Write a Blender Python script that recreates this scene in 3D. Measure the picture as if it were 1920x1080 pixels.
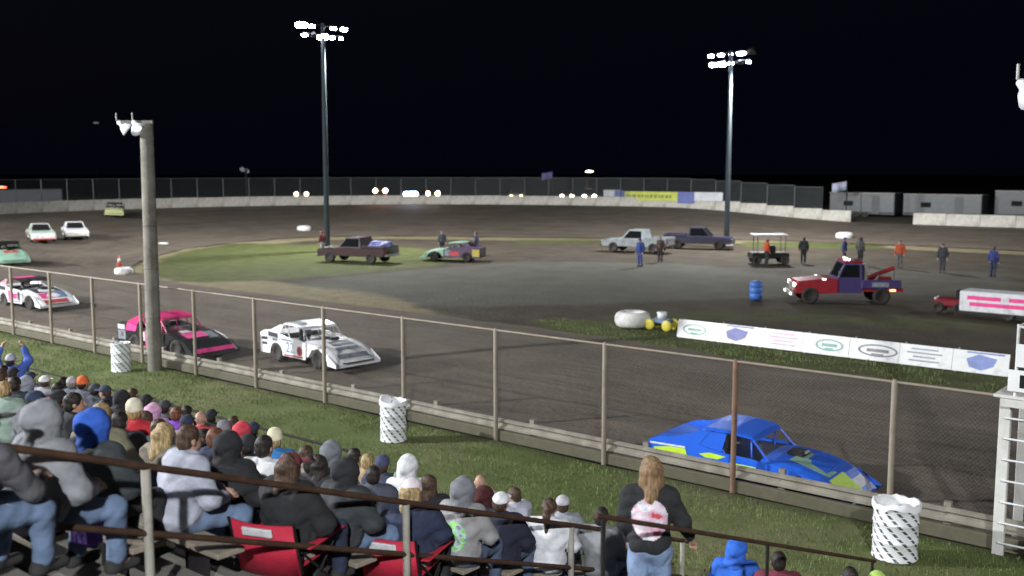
import bpy, bmesh, math, random
import numpy as np
from mathutils import Vector, Matrix, noise
from mathutils.bvhtree import BVHTree
random.seed(11); RNG = np.random.default_rng(11)
scn = bpy.context.scene
for o in list(bpy.data.objects): bpy.data.objects.remove(o)
COL = scn.collection
PI = math.pi

# ------------------------------------------------------------------ camera
FPX, CAMH = 1900.0, 6.05                      # focal length in photo pixels, eye height over the track
PITCH = math.atan(220 / FPX)
HEAD = PI - math.atan(2333 * math.cos(PITCH) / FPX)
FH = Vector((math.cos(HEAD), math.sin(HEAD), 0)); RT = Vector((math.sin(HEAD), -math.cos(HEAD), 0)); ZZ = Vector((0, 0, 1))
FW = FH * math.cos(PITCH) - ZZ * math.sin(PITCH); UP = FH * math.sin(PITCH) + ZZ * math.cos(PITCH)
cd = bpy.data.cameras.new('camera'); cam = bpy.data.objects.new('camera', cd); COL.objects.link(cam)
cd.sensor_width = 36; cd.lens = FPX / 1920 * 36; cd.clip_end = 3000; cd.clip_start = .05
m = Matrix((RT, UP, -FW)).transposed().to_4x4(); m.translation = (0, 0, CAMH); cam.matrix_world = m
cd.dof.use_dof = True; cd.dof.focus_distance = 14.0; cd.dof.aperture_fstop = 1.1
scn.camera = cam
# ------------------------------------------------------------------ night sky
w = bpy.data.worlds.new('World'); scn.world = w; w.use_nodes = True
nt = w.node_tree; bg = nt.nodes['Background']
sky = nt.nodes.new('ShaderNodeTexSky'); sky.sky_type = 'NISHITA'; sky.sun_disc = False
sky.sun_elevation = math.radians(-4); sky.sun_rotation = math.radians(200)
mixs = nt.nodes.new('ShaderNodeMixRGB'); mixs.blend_type = 'ADD'; mixs.inputs[0].default_value = .04
mixs.inputs[1].default_value = (.0009, .0010, .0030, 1); nt.links.new(sky.outputs[0], mixs.inputs[2])
nt.links.new(mixs.outputs[0], bg.inputs[0]); bg.inputs[1].default_value = 1.0
# ------------------------------------------------------------------ render
scn.render.engine = 'CYCLES'; scn.cycles.use_denoising = True
try: scn.cycles.denoiser = 'OPENIMAGEDENOISE'
except Exception: pass
scn.cycles.max_bounces = 5; scn.cycles.diffuse_bounces = 3; scn.cycles.glossy_bounces = 3; scn.cycles.transparent_max_bounces = 12
scn.cycles.sample_clamp_indirect = 4.0
scn.view_settings.view_transform = 'Standard'; scn.view_settings.look = 'None'
scn.view_settings.gamma = 1; scn.view_settings.exposure = 0.25
# floodlight power in watts, tuned for the picture's level
P_STAND, P_INFIELD, P_TURN = 88000, 27000, 105000

# ------------------------------------------------------------------ helpers
def ray(px, py): return FW * FPX + RT * (px - 960) + UP * (540 - py)
def G(px, py, z=0.0):
    d = ray(px, py); return Vector((0, 0, CAMH)) + d * ((z - CAMH) / d.z)
def YP(px, py, y):
    d = ray(px, py); return Vector((0, 0, CAMH)) + d * (y / d.y)

def tag(o, label=None, cat=None, group=None, kind=None):
    if label: o['label'] = label
    if cat: o['category'] = cat
    if group: o['group'] = group
    if kind: o['kind'] = kind
    return o
def thing(name, label, cat, loc=(0, 0, 0), rz=0, group=None, scale=1):
    o = bpy.data.objects.new(name, None); COL.objects.link(o); o.empty_display_size = .2
    o.location = loc; o.rotation_euler = (0, 0, rz); o.scale = (scale,) * 3 if not isinstance(scale, tuple) else scale
    return tag(o, label, cat, group)
def link(name, me, mat=None, parent=None, loc=None, rot=None):
    o = bpy.data.objects.new(name, me); COL.objects.link(o)
    if mat is not None:
        if not me.materials: me.materials.append(mat)
        elif me.materials[0] is not mat:
            o.material_slots[0].link = 'OBJECT'; o.material_slots[0].material = mat
    if parent is not None: o.parent = parent
    if loc is not None: o.location = loc
    if rot is not None: o.rotation_euler = rot
    return o
def children(o): return [c for c in bpy.data.objects if c.parent is o]

class MB:
    def __init__(s): s.v = []; s.f = []; s.sm = []
    def add(s, vs, fs, smooth=False):
        b = len(s.v); s.v += [tuple(v) for v in vs]
        for f in fs: s.f.append(tuple(b + i for i in f)); s.sm.append(smooth)
        return s
    def box(s, c, d, rz=0, bev=0.0, M=None):
        x, y, z = [k / 2 for k in d]
        if bev <= 0:
            vs = [(sx * x, sy * y, sz * z) for sz in (-1, 1) for sx, sy in ((-1, -1), (1, -1), (1, 1), (-1, 1))]
            fs = [(3, 2, 1, 0), (4, 5, 6, 7), (0, 1, 5, 4), (1, 2, 6, 5), (2, 3, 7, 6), (3, 0, 4, 7)]
        else:
            bev = min(bev, x * .9, y * .9, z * .9)
            ring = lambda a, b: [(-a + bev, -b), (a - bev, -b), (a, -b + bev), (a, b - bev), (a - bev, b), (-a + bev, b), (-a, b - bev), (-a, -b + bev)]
            vs = []
            for zz, i in ((-z, bev), (-z + bev, 0), (z - bev, 0), (z, bev)):
                vs += [(p[0], p[1], zz) for p in ring(x - i, y - i)]
            fs = [tuple(range(7, -1, -1)), tuple(range(24, 32))]
            for k in range(3):
                for i in range(8): j = (i + 1) % 8; fs.append((k * 8 + i, k * 8 + j, k * 8 + 8 + j, k * 8 + 8 + i))
        R = M if M is not None else Matrix.Rotation(rz, 3, 'Z')
        c = Vector(c)
        return s.add([R @ Vector(v) + c for v in vs], fs)
    def tube(s, pts, r, n=8, cap=True, close=False):
        pts = [Vector(p) for p in pts]; rs = r if isinstance(r, (list, tuple)) else [r] * len(pts)
        vs = []; N = len(pts); ref = None
        for i, p in enumerate(pts):
            a = pts[(i - 1) % N] if (i > 0 or close) else p; b = pts[(i + 1) % N] if (i < N - 1 or close) else p
            t = (b - a).normalized()
            if ref is None: ref = Vector((0, 0, 1)) if abs(t.z) < .9 else Vector((1, 0, 0))
            u = t.cross(ref).normalized(); q = u.cross(t).normalized(); ref = q
            for k in range(n):
                an = 2 * PI * k / n; vs.append(p + (u * math.cos(an) + q * math.sin(an)) * rs[i])
        fs = []
        for i in range(N if close else N - 1):
            for k in range(n):
                a, b = i * n + k, i * n + (k + 1) % n; c, d = ((i + 1) % N) * n + (k + 1) % n, ((i + 1) % N) * n + k
                fs.append((a, b, c, d))
        s.add(vs, fs, True)
        if cap and not close: s.add(vs[:n], [tuple(range(n - 1, -1, -1))]); s.add(vs[-n:], [tuple(range(n))])
        return s
    def lathe(s, prof, n=16, M=None, smooth=True):
        vs = []
        for r, z in prof:
            for k in range(n): an = 2 * PI * k / n; vs.append(Vector((r * math.cos(an), r * math.sin(an), z)))
        if M is not None: vs = [M @ v for v in vs]
        fs = []
        for i in range(len(prof) - 1):
            for k in range(n): fs.append((i * n + k, i * n + (k + 1) % n, (i + 1) * n + (k + 1) % n, (i + 1) * n + k))
        if prof[0][0] > 1e-4: fs.append(tuple(range(n - 1, -1, -1)))
        if prof[-1][0] > 1e-4: fs.append(tuple((len(prof) - 1) * n + k for k in range(n)))
        return s.add(vs, fs, smooth)
    def plate(s, pts, off):
        """solid plate: polygon pts (3-D), thickness vector off"""
        pts = [Vector(p) for p in pts]; off = Vector(off); n = len(pts)
        fs = [tuple(range(n - 1, -1, -1)), tuple(range(n, 2 * n))] + [(i, (i + 1) % n, n + (i + 1) % n, n + i) for i in range(n)]
        return s.add(pts + [p + off for p in pts], fs)
    def loft(s, rings, cap=True, smooth=False):
        n = len(rings[0]); vs = [v for r in rings for v in r]; fs = []
        for i in range(len(rings) - 1):
            for k in range(n): fs.append((i * n + k, i * n + (k + 1) % n, (i + 1) * n + (k + 1) % n, (i + 1) * n + k))
        s.add(vs, fs, smooth)
        if cap: s.add(rings[0], [tuple(range(n - 1, -1, -1))]); s.add(rings[-1], [tuple(range(n))])
        return s
    def mesh(s, name='m'):
        me = bpy.data.meshes.new(name); me.from_pydata([tuple(v) for v in s.v], [], s.f)
        me.polygons.foreach_set('use_smooth', s.sm); me.update()
        bm = bmesh.new(); bm.from_mesh(me); bmesh.ops.recalc_face_normals(bm, faces=bm.faces); bm.to_mesh(me); bm.free()
        return me
    def build(s, name, mat, parent=None, loc=None, rot=None): return link(name, s.mesh(name), mat, parent, loc, rot)

def tri_fix(me):
    return me

# ---- materials
def mat(name, col, rough=.6, metal=0.0, var=.15, scale=6.0, bump=0.0, bscale=40.0, dirt=None, dirtamt=0.0, coat=0.0, space='Object', emit=None, es=0):
    m = bpy.data.materials.get(name)
    if m: return m
    m = bpy.data.materials.new(name); m.use_nodes = True; nt = m.node_tree; N = nt.nodes; L = nt.links
    b = N['Principled BSDF']; b.inputs['Roughness'].default_value = rough; b.inputs['Metallic'].default_value = metal
    if coat: b.inputs['Coat Weight'].default_value = coat; b.inputs['Coat Roughness'].default_value = .15
    tc = N.new('ShaderNodeTexCoord'); no = N.new('ShaderNodeTexNoise'); no.inputs['Scale'].default_value = scale; no.inputs['Detail'].default_value = 5
    L.new(tc.outputs[space], no.inputs['Vector'])
    c = Vector(col[:3]); rp = N.new('ShaderNodeValToRGB')
    rp.color_ramp.elements[0].position = .3; rp.color_ramp.elements[1].position = .7
    rp.color_ramp.elements[0].color = (*[max(0, k * (1 - var)) for k in c], 1); rp.color_ramp.elements[1].color = (*[min(1, k * (1 + var)) for k in c], 1)
    L.new(no.outputs['Fac'], rp.inputs['Fac']); out = rp.outputs['Color']
    if dirt and dirtamt > 0:
        n2 = N.new('ShaderNodeTexNoise'); n2.inputs['Scale'].default_value = scale * .6 + .7; n2.inputs['Detail'].default_value = 8; n2.inputs['Roughness'].default_value = .7
        L.new(tc.outputs[space], n2.inputs['Vector'])
        r2 = N.new('ShaderNodeValToRGB'); r2.color_ramp.elements[0].position = .62 - dirtamt * .4; r2.color_ramp.elements[1].position = .72
        L.new(n2.outputs['Fac'], r2.inputs['Fac'])
        mx = N.new('ShaderNodeMixRGB'); mx.inputs[2].default_value = (*dirt[:3], 1); L.new(r2.outputs['Color'], mx.inputs[0]); L.new(out, mx.inputs[1]); out = mx.outputs[0]
        mm = N.new('ShaderNodeMath'); mm.operation = 'MULTIPLY'; mm.inputs[1].default_value = min(1, dirtamt * 1.6); L.new(r2.outputs['Color'], mm.inputs[0]); L.new(mm.outputs[0], mx.inputs[0])
    L.new(out, b.inputs['Base Color'])
    if bump:
        n3 = N.new('ShaderNodeTexNoise'); n3.inputs['Scale'].default_value = bscale; n3.inputs['Detail'].default_value = 6
        L.new(tc.outputs[space], n3.inputs['Vector'])
        bp = N.new('ShaderNodeBump'); bp.inputs['Strength'].default_value = bump; bp.inputs['Distance'].default_value = .02
        L.new(n3.outputs['Fac'], bp.inputs['Height']); L.new(bp.outputs['Normal'], b.inputs['Normal'])
    if emit: b.inputs['Emission Color'].default_value = (*emit, 1); b.inputs['Emission Strength'].default_value = es
    return m
MUD = (.045, .036, .028)
def paint(name, col, d=.35): return mat('paint_' + name, col, .35, 0, .08, 3, dirt=MUD, dirtamt=d, coat=.3)
def cloth(col, name=None):
    return mat(name or 'cloth_%02x%02x%02x' % tuple(int(255 * k) for k in col), col, .9, 0, .22, 7, bump=.6, bscale=17)
SKIN = mat('skin', (.42, .25, .18), .55, 0, .08, 14)
RUBBER = mat('rubber', (.018, .017, .016), .85, 0, .3, 12, dirt=MUD, dirtamt=.6)
STEEL = mat('galvanised_steel', (.33, .33, .31), .5, .55, .12, 7, dirt=(.18, .13, .09), dirtamt=.25)
DARKSTEEL = mat('dark_steel', (.05, .05, .055), .5, .6, .2, 6)
BLACK = mat('black_paint', (.012, .012, .013), .4, 0, .2, 6, dirt=MUD, dirtamt=.25)
GLASS = mat('dark_glass', (.01, .012, .014), .06, 0, .05, 3)
WHITEP = paint('white', (.72, .74, .76), .3)
CONC = mat('concrete', (.42, .40, .36), .9, 0, .14, 2.2, bump=.5, bscale=30, dirt=(.09, .075, .06), dirtamt=.5)
LENS = mat('lamp_lens', (.9, .9, .9), .3, 0, 0, 3, emit=(.80, .87, 1.0), es=150)
# ================================================================== the ground and the track
TC = Vector((-59, 58)); WR = 41.0; YF, YB = 17.0, 99.0
def wall_pt(s):
    """point on the outer wall: s<0 front straight (x = -59 - s), 0..1 the turn, >1 back straight (x = -59 + (s-1))"""
    if s < 0: return Vector((-59 - s, YF))
    if s <= 1: a = math.radians(270 - 180 * s); return TC + Vector((math.cos(a), math.sin(a))) * WR
    return Vector((-59 + (s - 1), YB))
def sm(a, b, x): t = min(1, max(0, (x - a) / (b - a))); return t * t * (3 - 2 * t)
def wall_z(s):
    if s < 0: return 2.0 * sm(-16, 8, s) - .36 * (1 - sm(-26, -10, s))
    if s <= 1: return (2.0 * sm(-16, 8, s * 20)) if s < .4 else 2.0
    return 2.0 - 1.03 * sm(0, 24, s - 1)
KEYS = [(-95, (36, 29.4)), (-60, (0, 29.4)), (-47, (-12, 29.4)), (-33, (-25, 30.6)), (-8, (-48.7, 30.8)), (.12, (-59.2, 34.3)), (.29, (-68.4, 43.3)), (.42, (-72.6, 52)), (.53, (-73.2, 60)), (.66, (-68, 66.8)), (.80, (-58.6, 71.8)), (.93, (-47, 78.2)), (13, (-36, 83)), (40, (-10, 84)), (95, (36, 84))]
def warc(s): return s if s < 0 else (s * PI * WR if s <= 1 else PI * WR + s - 1)
def unarc(a): return a if a < 0 else (a / (PI * WR) if a <= PI * WR else 1 + a - PI * WR)
def cr(p, t):
    n = len(p); i = min(int(t), n - 2); f = t - i
    a, b, c, d = p[max(i - 1, 0)], p[i], p[i + 1], p[min(i + 2, n - 1)]
    return .5 * ((2 * b) + (c - a) * f + (2 * a - 5 * b + 4 * c - d) * f * f + (3 * b - 3 * c + d - a) * f ** 3)
KI = [Vector(k[1]) for k in KEYS]; KS = [warc(k[0]) for k in KEYS]
NU = 340; NV = 22
rows = []
for i in range(NU + 1):
    t = (len(KEYS) - 1) * i / NU; k = min(int(t), len(KEYS) - 2); f = t - k
    s = unarc(KS[k] * (1 - f) + KS[k + 1] * f); o = wall_pt(s); q = cr(KI, t)
    q = q + (q - o).normalized() * (noise.noise((i * .21, 3.1, 0)) * .55 + noise.noise((i * .9, 8.1, 0)) * .25)
    rows.append((s, o, q))
INNER = [r[2] for r in rows]

def ground_mat(name, c1, c2, scale, bump, bscale, streak=False, c3=None):
    m = bpy.data.materials.new(name); m.use_nodes = True; nt = m.node_tree; N = nt.nodes; L = nt.links; b = N['Principled BSDF']
    b.inputs['Roughness'].default_value = .92; b.inputs['Specular IOR Level'].default_value = .25
    tc = N.new('ShaderNodeTexCoord'); geo = N.new('ShaderNodeNewGeometry')
    def nz(sc, det=6, vec=None, rough=.6):
        n = N.new('ShaderNodeTexNoise'); n.inputs['Scale'].default_value = sc; n.inputs['Detail'].default_value = det; n.inputs['Roughness'].default_value = rough
        L.new(vec or geo.outputs['Position'], n.inputs['Vector']); return n.outputs['Fac']
    def ramp(fac, a, b_, p0=.35, p1=.65):
        r = N.new('ShaderNodeValToRGB'); r.color_ramp.elements[0].position = p0; r.color_ramp.elements[1].position = p1
        r.color_ramp.elements[0].color = (*a, 1); r.color_ramp.elements[1].color = (*b_, 1); L.new(fac, r.inputs['Fac']); return r.outputs['Color']
    def mix(fac, a, b_, mode='MIX'):
        mx = N.new('ShaderNodeMixRGB'); mx.blend_type = mode
        if isinstance(fac, float): mx.inputs[0].default_value = fac
        else: L.new(fac, mx.inputs[0])
        L.new(a, mx.inputs[1]); L.new(b_, mx.inputs[2]); return mx.outputs[0]
    col = ramp(nz(scale), c1, c2)
    if streak:
        mp = N.new('ShaderNodeMapping'); L.new(tc.outputs['UV'], mp.inputs['Vector']); mp.inputs['Scale'].default_value = (2.2, 16, 1)
        st = ramp(nz(1.0, 7, mp.outputs['Vector']), (.76, .76, .76), (1.12, 1.10, 1.08), .33, .66)
        col = mix(.85, col, st, 'MULTIPLY')
        mp2 = N.new('ShaderNodeMapping'); L.new(tc.outputs['UV'], mp2.inputs['Vector']); mp2.inputs['Scale'].default_value = (7, 90, 1)
        st2 = ramp(nz(1.0, 4, mp2.outputs['Vector']), (.80, .80, .80), (1.08, 1.07, 1.06), .4, .62)
        col = mix(.7, col, st2, 'MULTIPLY')
    if c3: col = mix(ramp(nz(scale * .23, 5), (0, 0, 0), (1, 1, 1), .46, .66), col, ramp(nz(scale * 3), c3, tuple(k * 1.4 for k in c3)))
    L.new(col, b.inputs['Base Color'])
    bp = N.new('ShaderNodeBump'); bp.inputs['Strength'].default_value = bump; bp.inputs['Distance'].default_value = .06
    L.new(nz(bscale, 8, None, .7), bp.inputs['Height']); L.new(bp.outputs['Normal'], b.inputs['Normal'])
    return m
DIRT = ground_mat('track_dirt', (.106, .088, .069), (.142, .119, .094), .45, .8, 5.0, True)
GRASSM = ground_mat('apron_grass_soil', (.085, .118, .035), (.120, .150, .050), .8, .6, 14, False, (.155, .150, .078))
EARTH = ground_mat('outer_earth', (.03, .027, .02), (.055, .05, .035), .06, .6, 2)

mb = MB(); nv = NV + 1
for s, o, q in rows:
    for j in range(nv):
        v = j / NV; p = q.lerp(o, v)
        rough = (noise.noise((p.x * .35, p.y * .35, 1)) * .05 + noise.noise((p.x * 1.3, p.y * 1.3, 4)) * .02) * min(1, 4 * v * (1 - v) * 2)
        mb.v.append((p.x, p.y, .02 + wall_z(s) * v ** 1.3 + rough))
for i in range(NU):
    for j in range(NV): mb.f.append((i * nv + j, (i + 1) * nv + j, (i + 1) * nv + j + 1, i * nv + j + 1)); mb.sm.append(True)
TRV = np.array(mb.v); me = bpy.data.meshes.new('dirt_track'); me.from_pydata(mb.v, [], mb.f); me.polygons.foreach_set('use_smooth', mb.sm)
uv = me.uv_layers.new(name='UVMap'); arc = [warc(r[0]) for r in rows]
for p in me.polygons:
    for li, vi in zip(p.loop_indices, p.vertices): uv.data[li].uv = (arc[vi // nv] * .03, (vi % nv) / NV)
tag(link('dirt_track', me, DIRT), kind='structure')
# the bank outside the wall, down to the fields
mb = MB()
for s, o, q in rows:
    d = (o - q).normalized(); z = wall_z(s) if s > -20 else 0
    mb.v += [(o.x, o.y, z + .015), (*(o + d * 9), z + .3), (*(o + d * 40), (z + .35) if s > 0 else -.9), (*(o + d * 62), -.9)]
for i in range(NU):
    if rows[i][0] < -20: continue
    for j in range(3): mb.f.append((i * 4 + j, i * 4 + 4 + j, i * 4 + 5 + j, i * 4 + 1 + j)); mb.sm.append(True)
me = bpy.data.meshes.new('bank'); me.from_pydata(mb.v, [], mb.f); tag(link('bank', me, EARTH), kind='structure')
mb = MB(); mb.add([(-1500, -1500, -.85), (1500, -1500, -.85), (1500, 1500, -.85), (-1500, 1500, -.85)], [(0, 1, 2, 3)]); tag(mb.build('ground', EARTH), kind='structure')

# ---- infield: one sheet, its soils blended by a weight layer
X0, X1, Y0, Y1, ST = -84, 40, 25, 90, .6
gx = np.arange(X0, X1 + .1, ST); gy = np.arange(Y0, Y1 + .1, ST); GX, GY = np.meshgrid(gx, gy, indexing='ij')
def inpoly(poly):
    ins = np.zeros(GX.shape, bool); n = len(poly)
    for i in range(n):
        (xa, ya), (xb, yb) = poly[i], poly[(i + 1) % n]
        c = ((ya > GY) != (yb > GY)) & (GX < (xb - xa) * (GY - ya) / ((yb - ya) or 1e-9) + xa); ins ^= c
    return ins
def blur(a, n):
    a = a.astype(float)
    for _ in range(n):
        a = (np.pad(a, 1, 'edge')[:-2, 1:-1] + np.pad(a, 1, 'edge')[2:, 1:-1] + np.pad(a, 1, 'edge')[1:-1, :-2] + np.pad(a, 1, 'edge')[1:-1, 2:] + 2 * a) / 6
    return a
def gp(pts): return [tuple(G(*p).xy) for p in pts]
inner_poly = [tuple(p) for p in INNER]
inside = inpoly(inner_poly)
core = blur(inside, 60) > .90
tan = 1.15 * blur(inside & ~core, 4)
green = blur(inpoly(gp([(290, 492), (330, 474), (430, 456), (620, 458), (760, 463), (900, 476), (820, 495), (640, 514), (470, 527), (340, 528), (268, 512)])), 2)
green = np.maximum(green, blur(inpoly(gp([(985, 596), (1150, 600), (1270, 622), (1560, 660), (1925, 706), (1925, 752), (1500, 692), (1250, 660), (1080, 632)])), 1))
green = np.maximum(green, .55 * blur(inpoly(gp([(960, 449), (1180, 449), (1180, 456), (960, 457)])), 1))
green = np.maximum(green, .8 * blur(inpoly(gp([(1390, 452), (1660, 458), (1660, 466), (1390, 462)])), 1))
green = np.maximum(green, .5 * blur(inpoly(gp([(1120, 580), (1480, 584), (1920, 600), (1920, 625), (1500, 606), (1120, 596)])), 1))
grav = blur(inpoly(gp([(380, 548), (560, 530), (760, 506), (1000, 489), (1290, 494), (1500, 520), (1500, 556), (1180, 566), (900, 574), (650, 566)])), 4)
grav = np.maximum(grav, .5 * blur(inpoly(gp([(1500, 500), (1920, 510), (1920, 550), (1500, 560)])), 4))
tan = tan * (1 - np.clip(blur(inpoly(gp([(620, 520), (2100, 560), (2100, 800), (980, 640)])), 2), 0, 1))
nxg, nyg = GX.shape
verts = np.stack([GX, GY, np.zeros_like(GX)], -1).reshape(-1, 3)
verts[:, 2] = [-.004 + .05 * noise.noise((x * .3, y * .3, 0)) * (1 if True else 0) - .03 for x, y, _ in verts]
keep = blur(inside, 3) > .02; fs = []
for i in range(nxg - 1):
    for j in range(nyg - 1):
        if keep[i, j]: a = i * nyg + j; fs.append((a, a + nyg, a + nyg + 1, a + 1))
me = bpy.data.meshes.new('infield'); me.from_pydata(verts.tolist(), [], fs); me.polygons.foreach_set('use_smooth', [True] * len(fs))
ca = me.color_attributes.new('soil', 'FLOAT_COLOR', 'POINT')
ca.data.foreach_set('color', np.stack([green, tan, grav, np.ones_like(green)], -1).reshape(-1).astype(np.float32))
INF = bpy.data.materials.new('infield_soil'); INF.use_nodes = True; nt = INF.node_tree; N = nt.nodes; L = nt.links; b = N['Principled BSDF']; b.inputs['Roughness'].default_value = .95; b.inputs['Specular IOR Level'].default_value = .2
at = N.new('ShaderNodeAttribute'); at.attribute_name = 'soil'; sp = N.new('ShaderNodeSeparateColor'); L.new(at.outputs['Color'], sp.inputs[0]); geo = N.new('ShaderNodeNewGeometry')
def nzz(sc, d=6):
    n = N.new('ShaderNodeTexNoise'); n.inputs['Scale'].default_value = sc; n.inputs['Detail'].default_value = d; L.new(geo.outputs['Position'], n.inputs['Vector']); return n.outputs['Fac']
def rmp(f, a, c, p0=.35, p1=.65):
    r = N.new('ShaderNodeValToRGB'); r.color_ramp.elements[0].position = p0; r.color_ramp.elements[1].position = p1; r.color_ramp.elements[0].color = (*a, 1); r.color_ramp.elements[1].color = (*c, 1); L.new(f, r.inputs['Fac']); return r.outputs['Color']
def soft(ch):
    a = N.new('ShaderNodeMath'); a.operation = 'MULTIPLY_ADD'; L.new(nzz(.9, 7), a.inputs[0]); a.inputs[1].default_value = .9; L.new(sp.outputs[ch], a.inputs[2])
    r = N.new('ShaderNodeMapRange'); r.inputs[1].default_value = .62; r.inputs[2].default_value = 1.2; L.new(a.outputs[0], r.inputs[0]); return r.outputs[0]
col = rmp(nzz(.6), (.042, .034, .024), (.064, .053, .038))
for ch, c1, c2, sc in ((2, (.070, .068, .054), (.090, .088, .070), .5), (1, (.16, .138, .08), (.22, .19, .115), 1.2), (0, (.055, .066, .020), (.082, .092, .031), 1.0)):
    mx = N.new('ShaderNodeMixRGB'); L.new(soft(ch), mx.inputs[0]); L.new(col, mx.inputs[1]); L.new(rmp(nzz(sc), c1, c2), mx.inputs[2]); col = mx.outputs[0]
L.new(col, b.inputs['Base Color']); bp = N.new('ShaderNodeBump'); bp.inputs['Strength'].default_value = .8; bp.inputs['Distance'].default_value = .06; L.new(nzz(6, 8), bp.inputs['Height']); L.new(bp.outputs['Normal'], b.inputs['Normal'])
tag(link('infield', me, INF), kind='structure')

# ---- grass apron between the grandstand and the fence
mb = MB(); nx, ny = 120, 16
for i in range(nx + 1):
    for j in range(ny + 1):
        x = -64 + 76 * i / nx; y = 10.2 + 7.36 * j / ny
        mb.v.append((x, y, -.035 + .02 * noise.noise((x * .5, y * .5, 2)) + (-.6 if j == ny else 0)))
for i in range(nx):
    for j in range(ny): a = i * (ny + 1) + j; mb.f.append((a, a + ny + 1, a + ny + 2, a + 1)); mb.sm.append(True)
me = bpy.data.meshes.new('grass_apron'); me.from_pydata(mb.v, [], mb.f); me.polygons.foreach_set('use_smooth', mb.sm)
tag(link('grass_apron', me, GRASSM), kind='structure')
def blades(name, label, n, xr, yr, hgt, test=None, seed=3):
    r = np.random.default_rng(seed); vs = []; fs = []
    for k in range(n):
        x = r.uniform(*xr); y = r.uniform(*yr)
        d = noise.noise((x * .55, y * .75, 7)) + .5 * noise.noise((x * 2, y * 2, 3))
        if d < r.uniform(-.55, .1) or (test and not test(x, y)): continue
        a = r.uniform(0, 2 * PI); h = hgt * r.uniform(.5, 1.3); wd = .008 + h * .06; lx, ly = r.normal(0, h * .45, 2); b = len(vs)
        vs += [(x - wd * math.cos(a), y - wd * math.sin(a), -.04), (x + wd * math.cos(a), y + wd * math.sin(a), -.04), (x + lx, y + ly, h)]; fs.append((b, b + 1, b + 2))
    me = bpy.data.meshes.new(name); me.from_pydata(vs, [], fs)
    return tag(link(name, me, mat('grass_blade', (.115, .155, .045), .7, 0, .45, .9, space='Object')), label, 'grass', kind='stuff')
blades('grass', 'mown green grass growing between the grandstand and the wire fence', 60000, (-44, 1), (11.7, 16.95), .028)
blades('grass', 'grass strip growing along the infield edge below the white sign boards', 14000, (-27, 1), (29.6, 33.5), .05, lambda x, y: green[int(np.clip((x - X0) / ST, 0, nxg - 1)), int(np.clip((y - Y0) / ST, 0, nyg - 1))] > .4, 5)
# ================================================================== floodlight towers
def aim(d): return Vector(d).normalized().to_track_quat('-Z', 'Y').to_euler()
TPOLE = mat('tower_pole', (.018, .028, .034), .9, 0, .12, 2)
def lens_head(parent, loc, d, nm='floodlight'):
    R = Vector(d).normalized().to_track_quat('Z', 'Y').to_matrix()
    M = R.to_4x4()
    h = MB().loft([[M @ Vector((a * wx, b * wy, z)) for a, b in ((-1, -.5), (-.8, -1), (.8, -1), (1, -.5), (1, .5), (.8, 1), (-.8, 1), (-1, .5))] for wx, wy, z in ((.10, .10, -.34), (.22, .14, -.22), (.36, .19, -.02), (.38, .20, .03))]).build(nm, DARKSTEEL, parent, loc)
    l = MB().loft([[M @ Vector((a * wx, b * wy, z)) for a, b in ((-1, -.5), (-.8, -1), (.8, -1), (1, -.5), (1, .5), (.8, 1), (-.8, 1), (-1, .5))] for wx, wy, z in ((.35, .17, .031), (.30, .14, .06))]).build('lens', LENS, h)
    return h
def tower(x, y, h, label, armdir, power, aims, lamp_aim, spot=2.75, sizes=(1,)):
    t = thing('floodlight_tower', label, 'light tower', (x, y, 0), 0, 'floodlight towers round the track')
    MB().tube([(0, 0, -.2), (0, 0, h * .5), (0, 0, h)], [.22, .18, .13], 12).build('pole', TPOLE, t)
    MB().lathe([(.55, 0), (.55, .25), (.42, .32), (.30, .32)], 14).build('base', CONC, t)
    a = Vector((armdir[0], armdir[1], 0)).normalized()
    for k, z in enumerate((h - .15, h - .85)):
        hl = 1.95 - .25 * k
        MB().tube([a * -hl + ZZ * z, a * hl + ZZ * z], .06, 6).build('crossarm', TPOLE, t)
        for q in range(5 - 0 * k):
            u = -hl + .15 + (2 * hl - .3) * q / 4
            lens_head(t, a * u + ZZ * (z - .12), aims[(q + k) % len(aims)]).scale = (sizes[(q + 3 * k) % len(sizes)],) * 3
    ld = bpy.data.lights.new('floodlight_beam', 'SPOT'); ld.energy = power; ld.spot_size = spot; ld.spot_blend = .55; ld.shadow_soft_size = .45; ld.color = (.98, .985, 1.0)
    lo = bpy.data.objects.new('floodlight_beam', ld); COL.objects.link(lo); lo.parent = t; lo.location = a * 1.7 + ZZ * (h - 1.6); lo.rotation_euler = aim(lamp_aim)
    return t
p = G(614, 470)
tower(p.x, p.y, 16.9, 'tall grey floodlight tower standing behind the dark red pickup in the infield', RT * 3.4 + FH * 3.0, P_INFIELD, [(1, -.6, -.75), (.6, -1, -.8), (-.9, .4, -.9), (.8, -.8, -.7), (1, -.1, -.9)], (.05, .1, -1), 2.9, (1.15, .6, .4, .62, .85))
p = G(1362, 464)
tower(p.x, p.y, 15.3, 'tall grey floodlight tower standing behind the white pickup in the infield', RT * 3.2 - FH * 3.0, P_INFIELD, [(.3, -1, -.7), (.2, -1, -.8), (-.2, -1, -.8), (.5, -.5, -1), (-.6, .8, -.9)], (0, .1, -1), 2.9, (.6, .7, .45, .95, 1.05))
tower(-46, -11, 21, 'floodlight tower behind the far end of the grandstand', (.8, -.5), P_STAND, [(.5, 1, -.8), (.2, 1, -.8), (.8, .8, -.8)], (.35, .8, -.62))
tower(13, -19, 22, 'unseen floodlight tower added for fill behind the middle of the grandstand', (.9, .3), P_STAND * .5, [(-.5, 1, -.8), (-.2, 1, -.8)], (-.4, .8, -.6))  # added out of view as fill light on the crowd's near side
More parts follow.
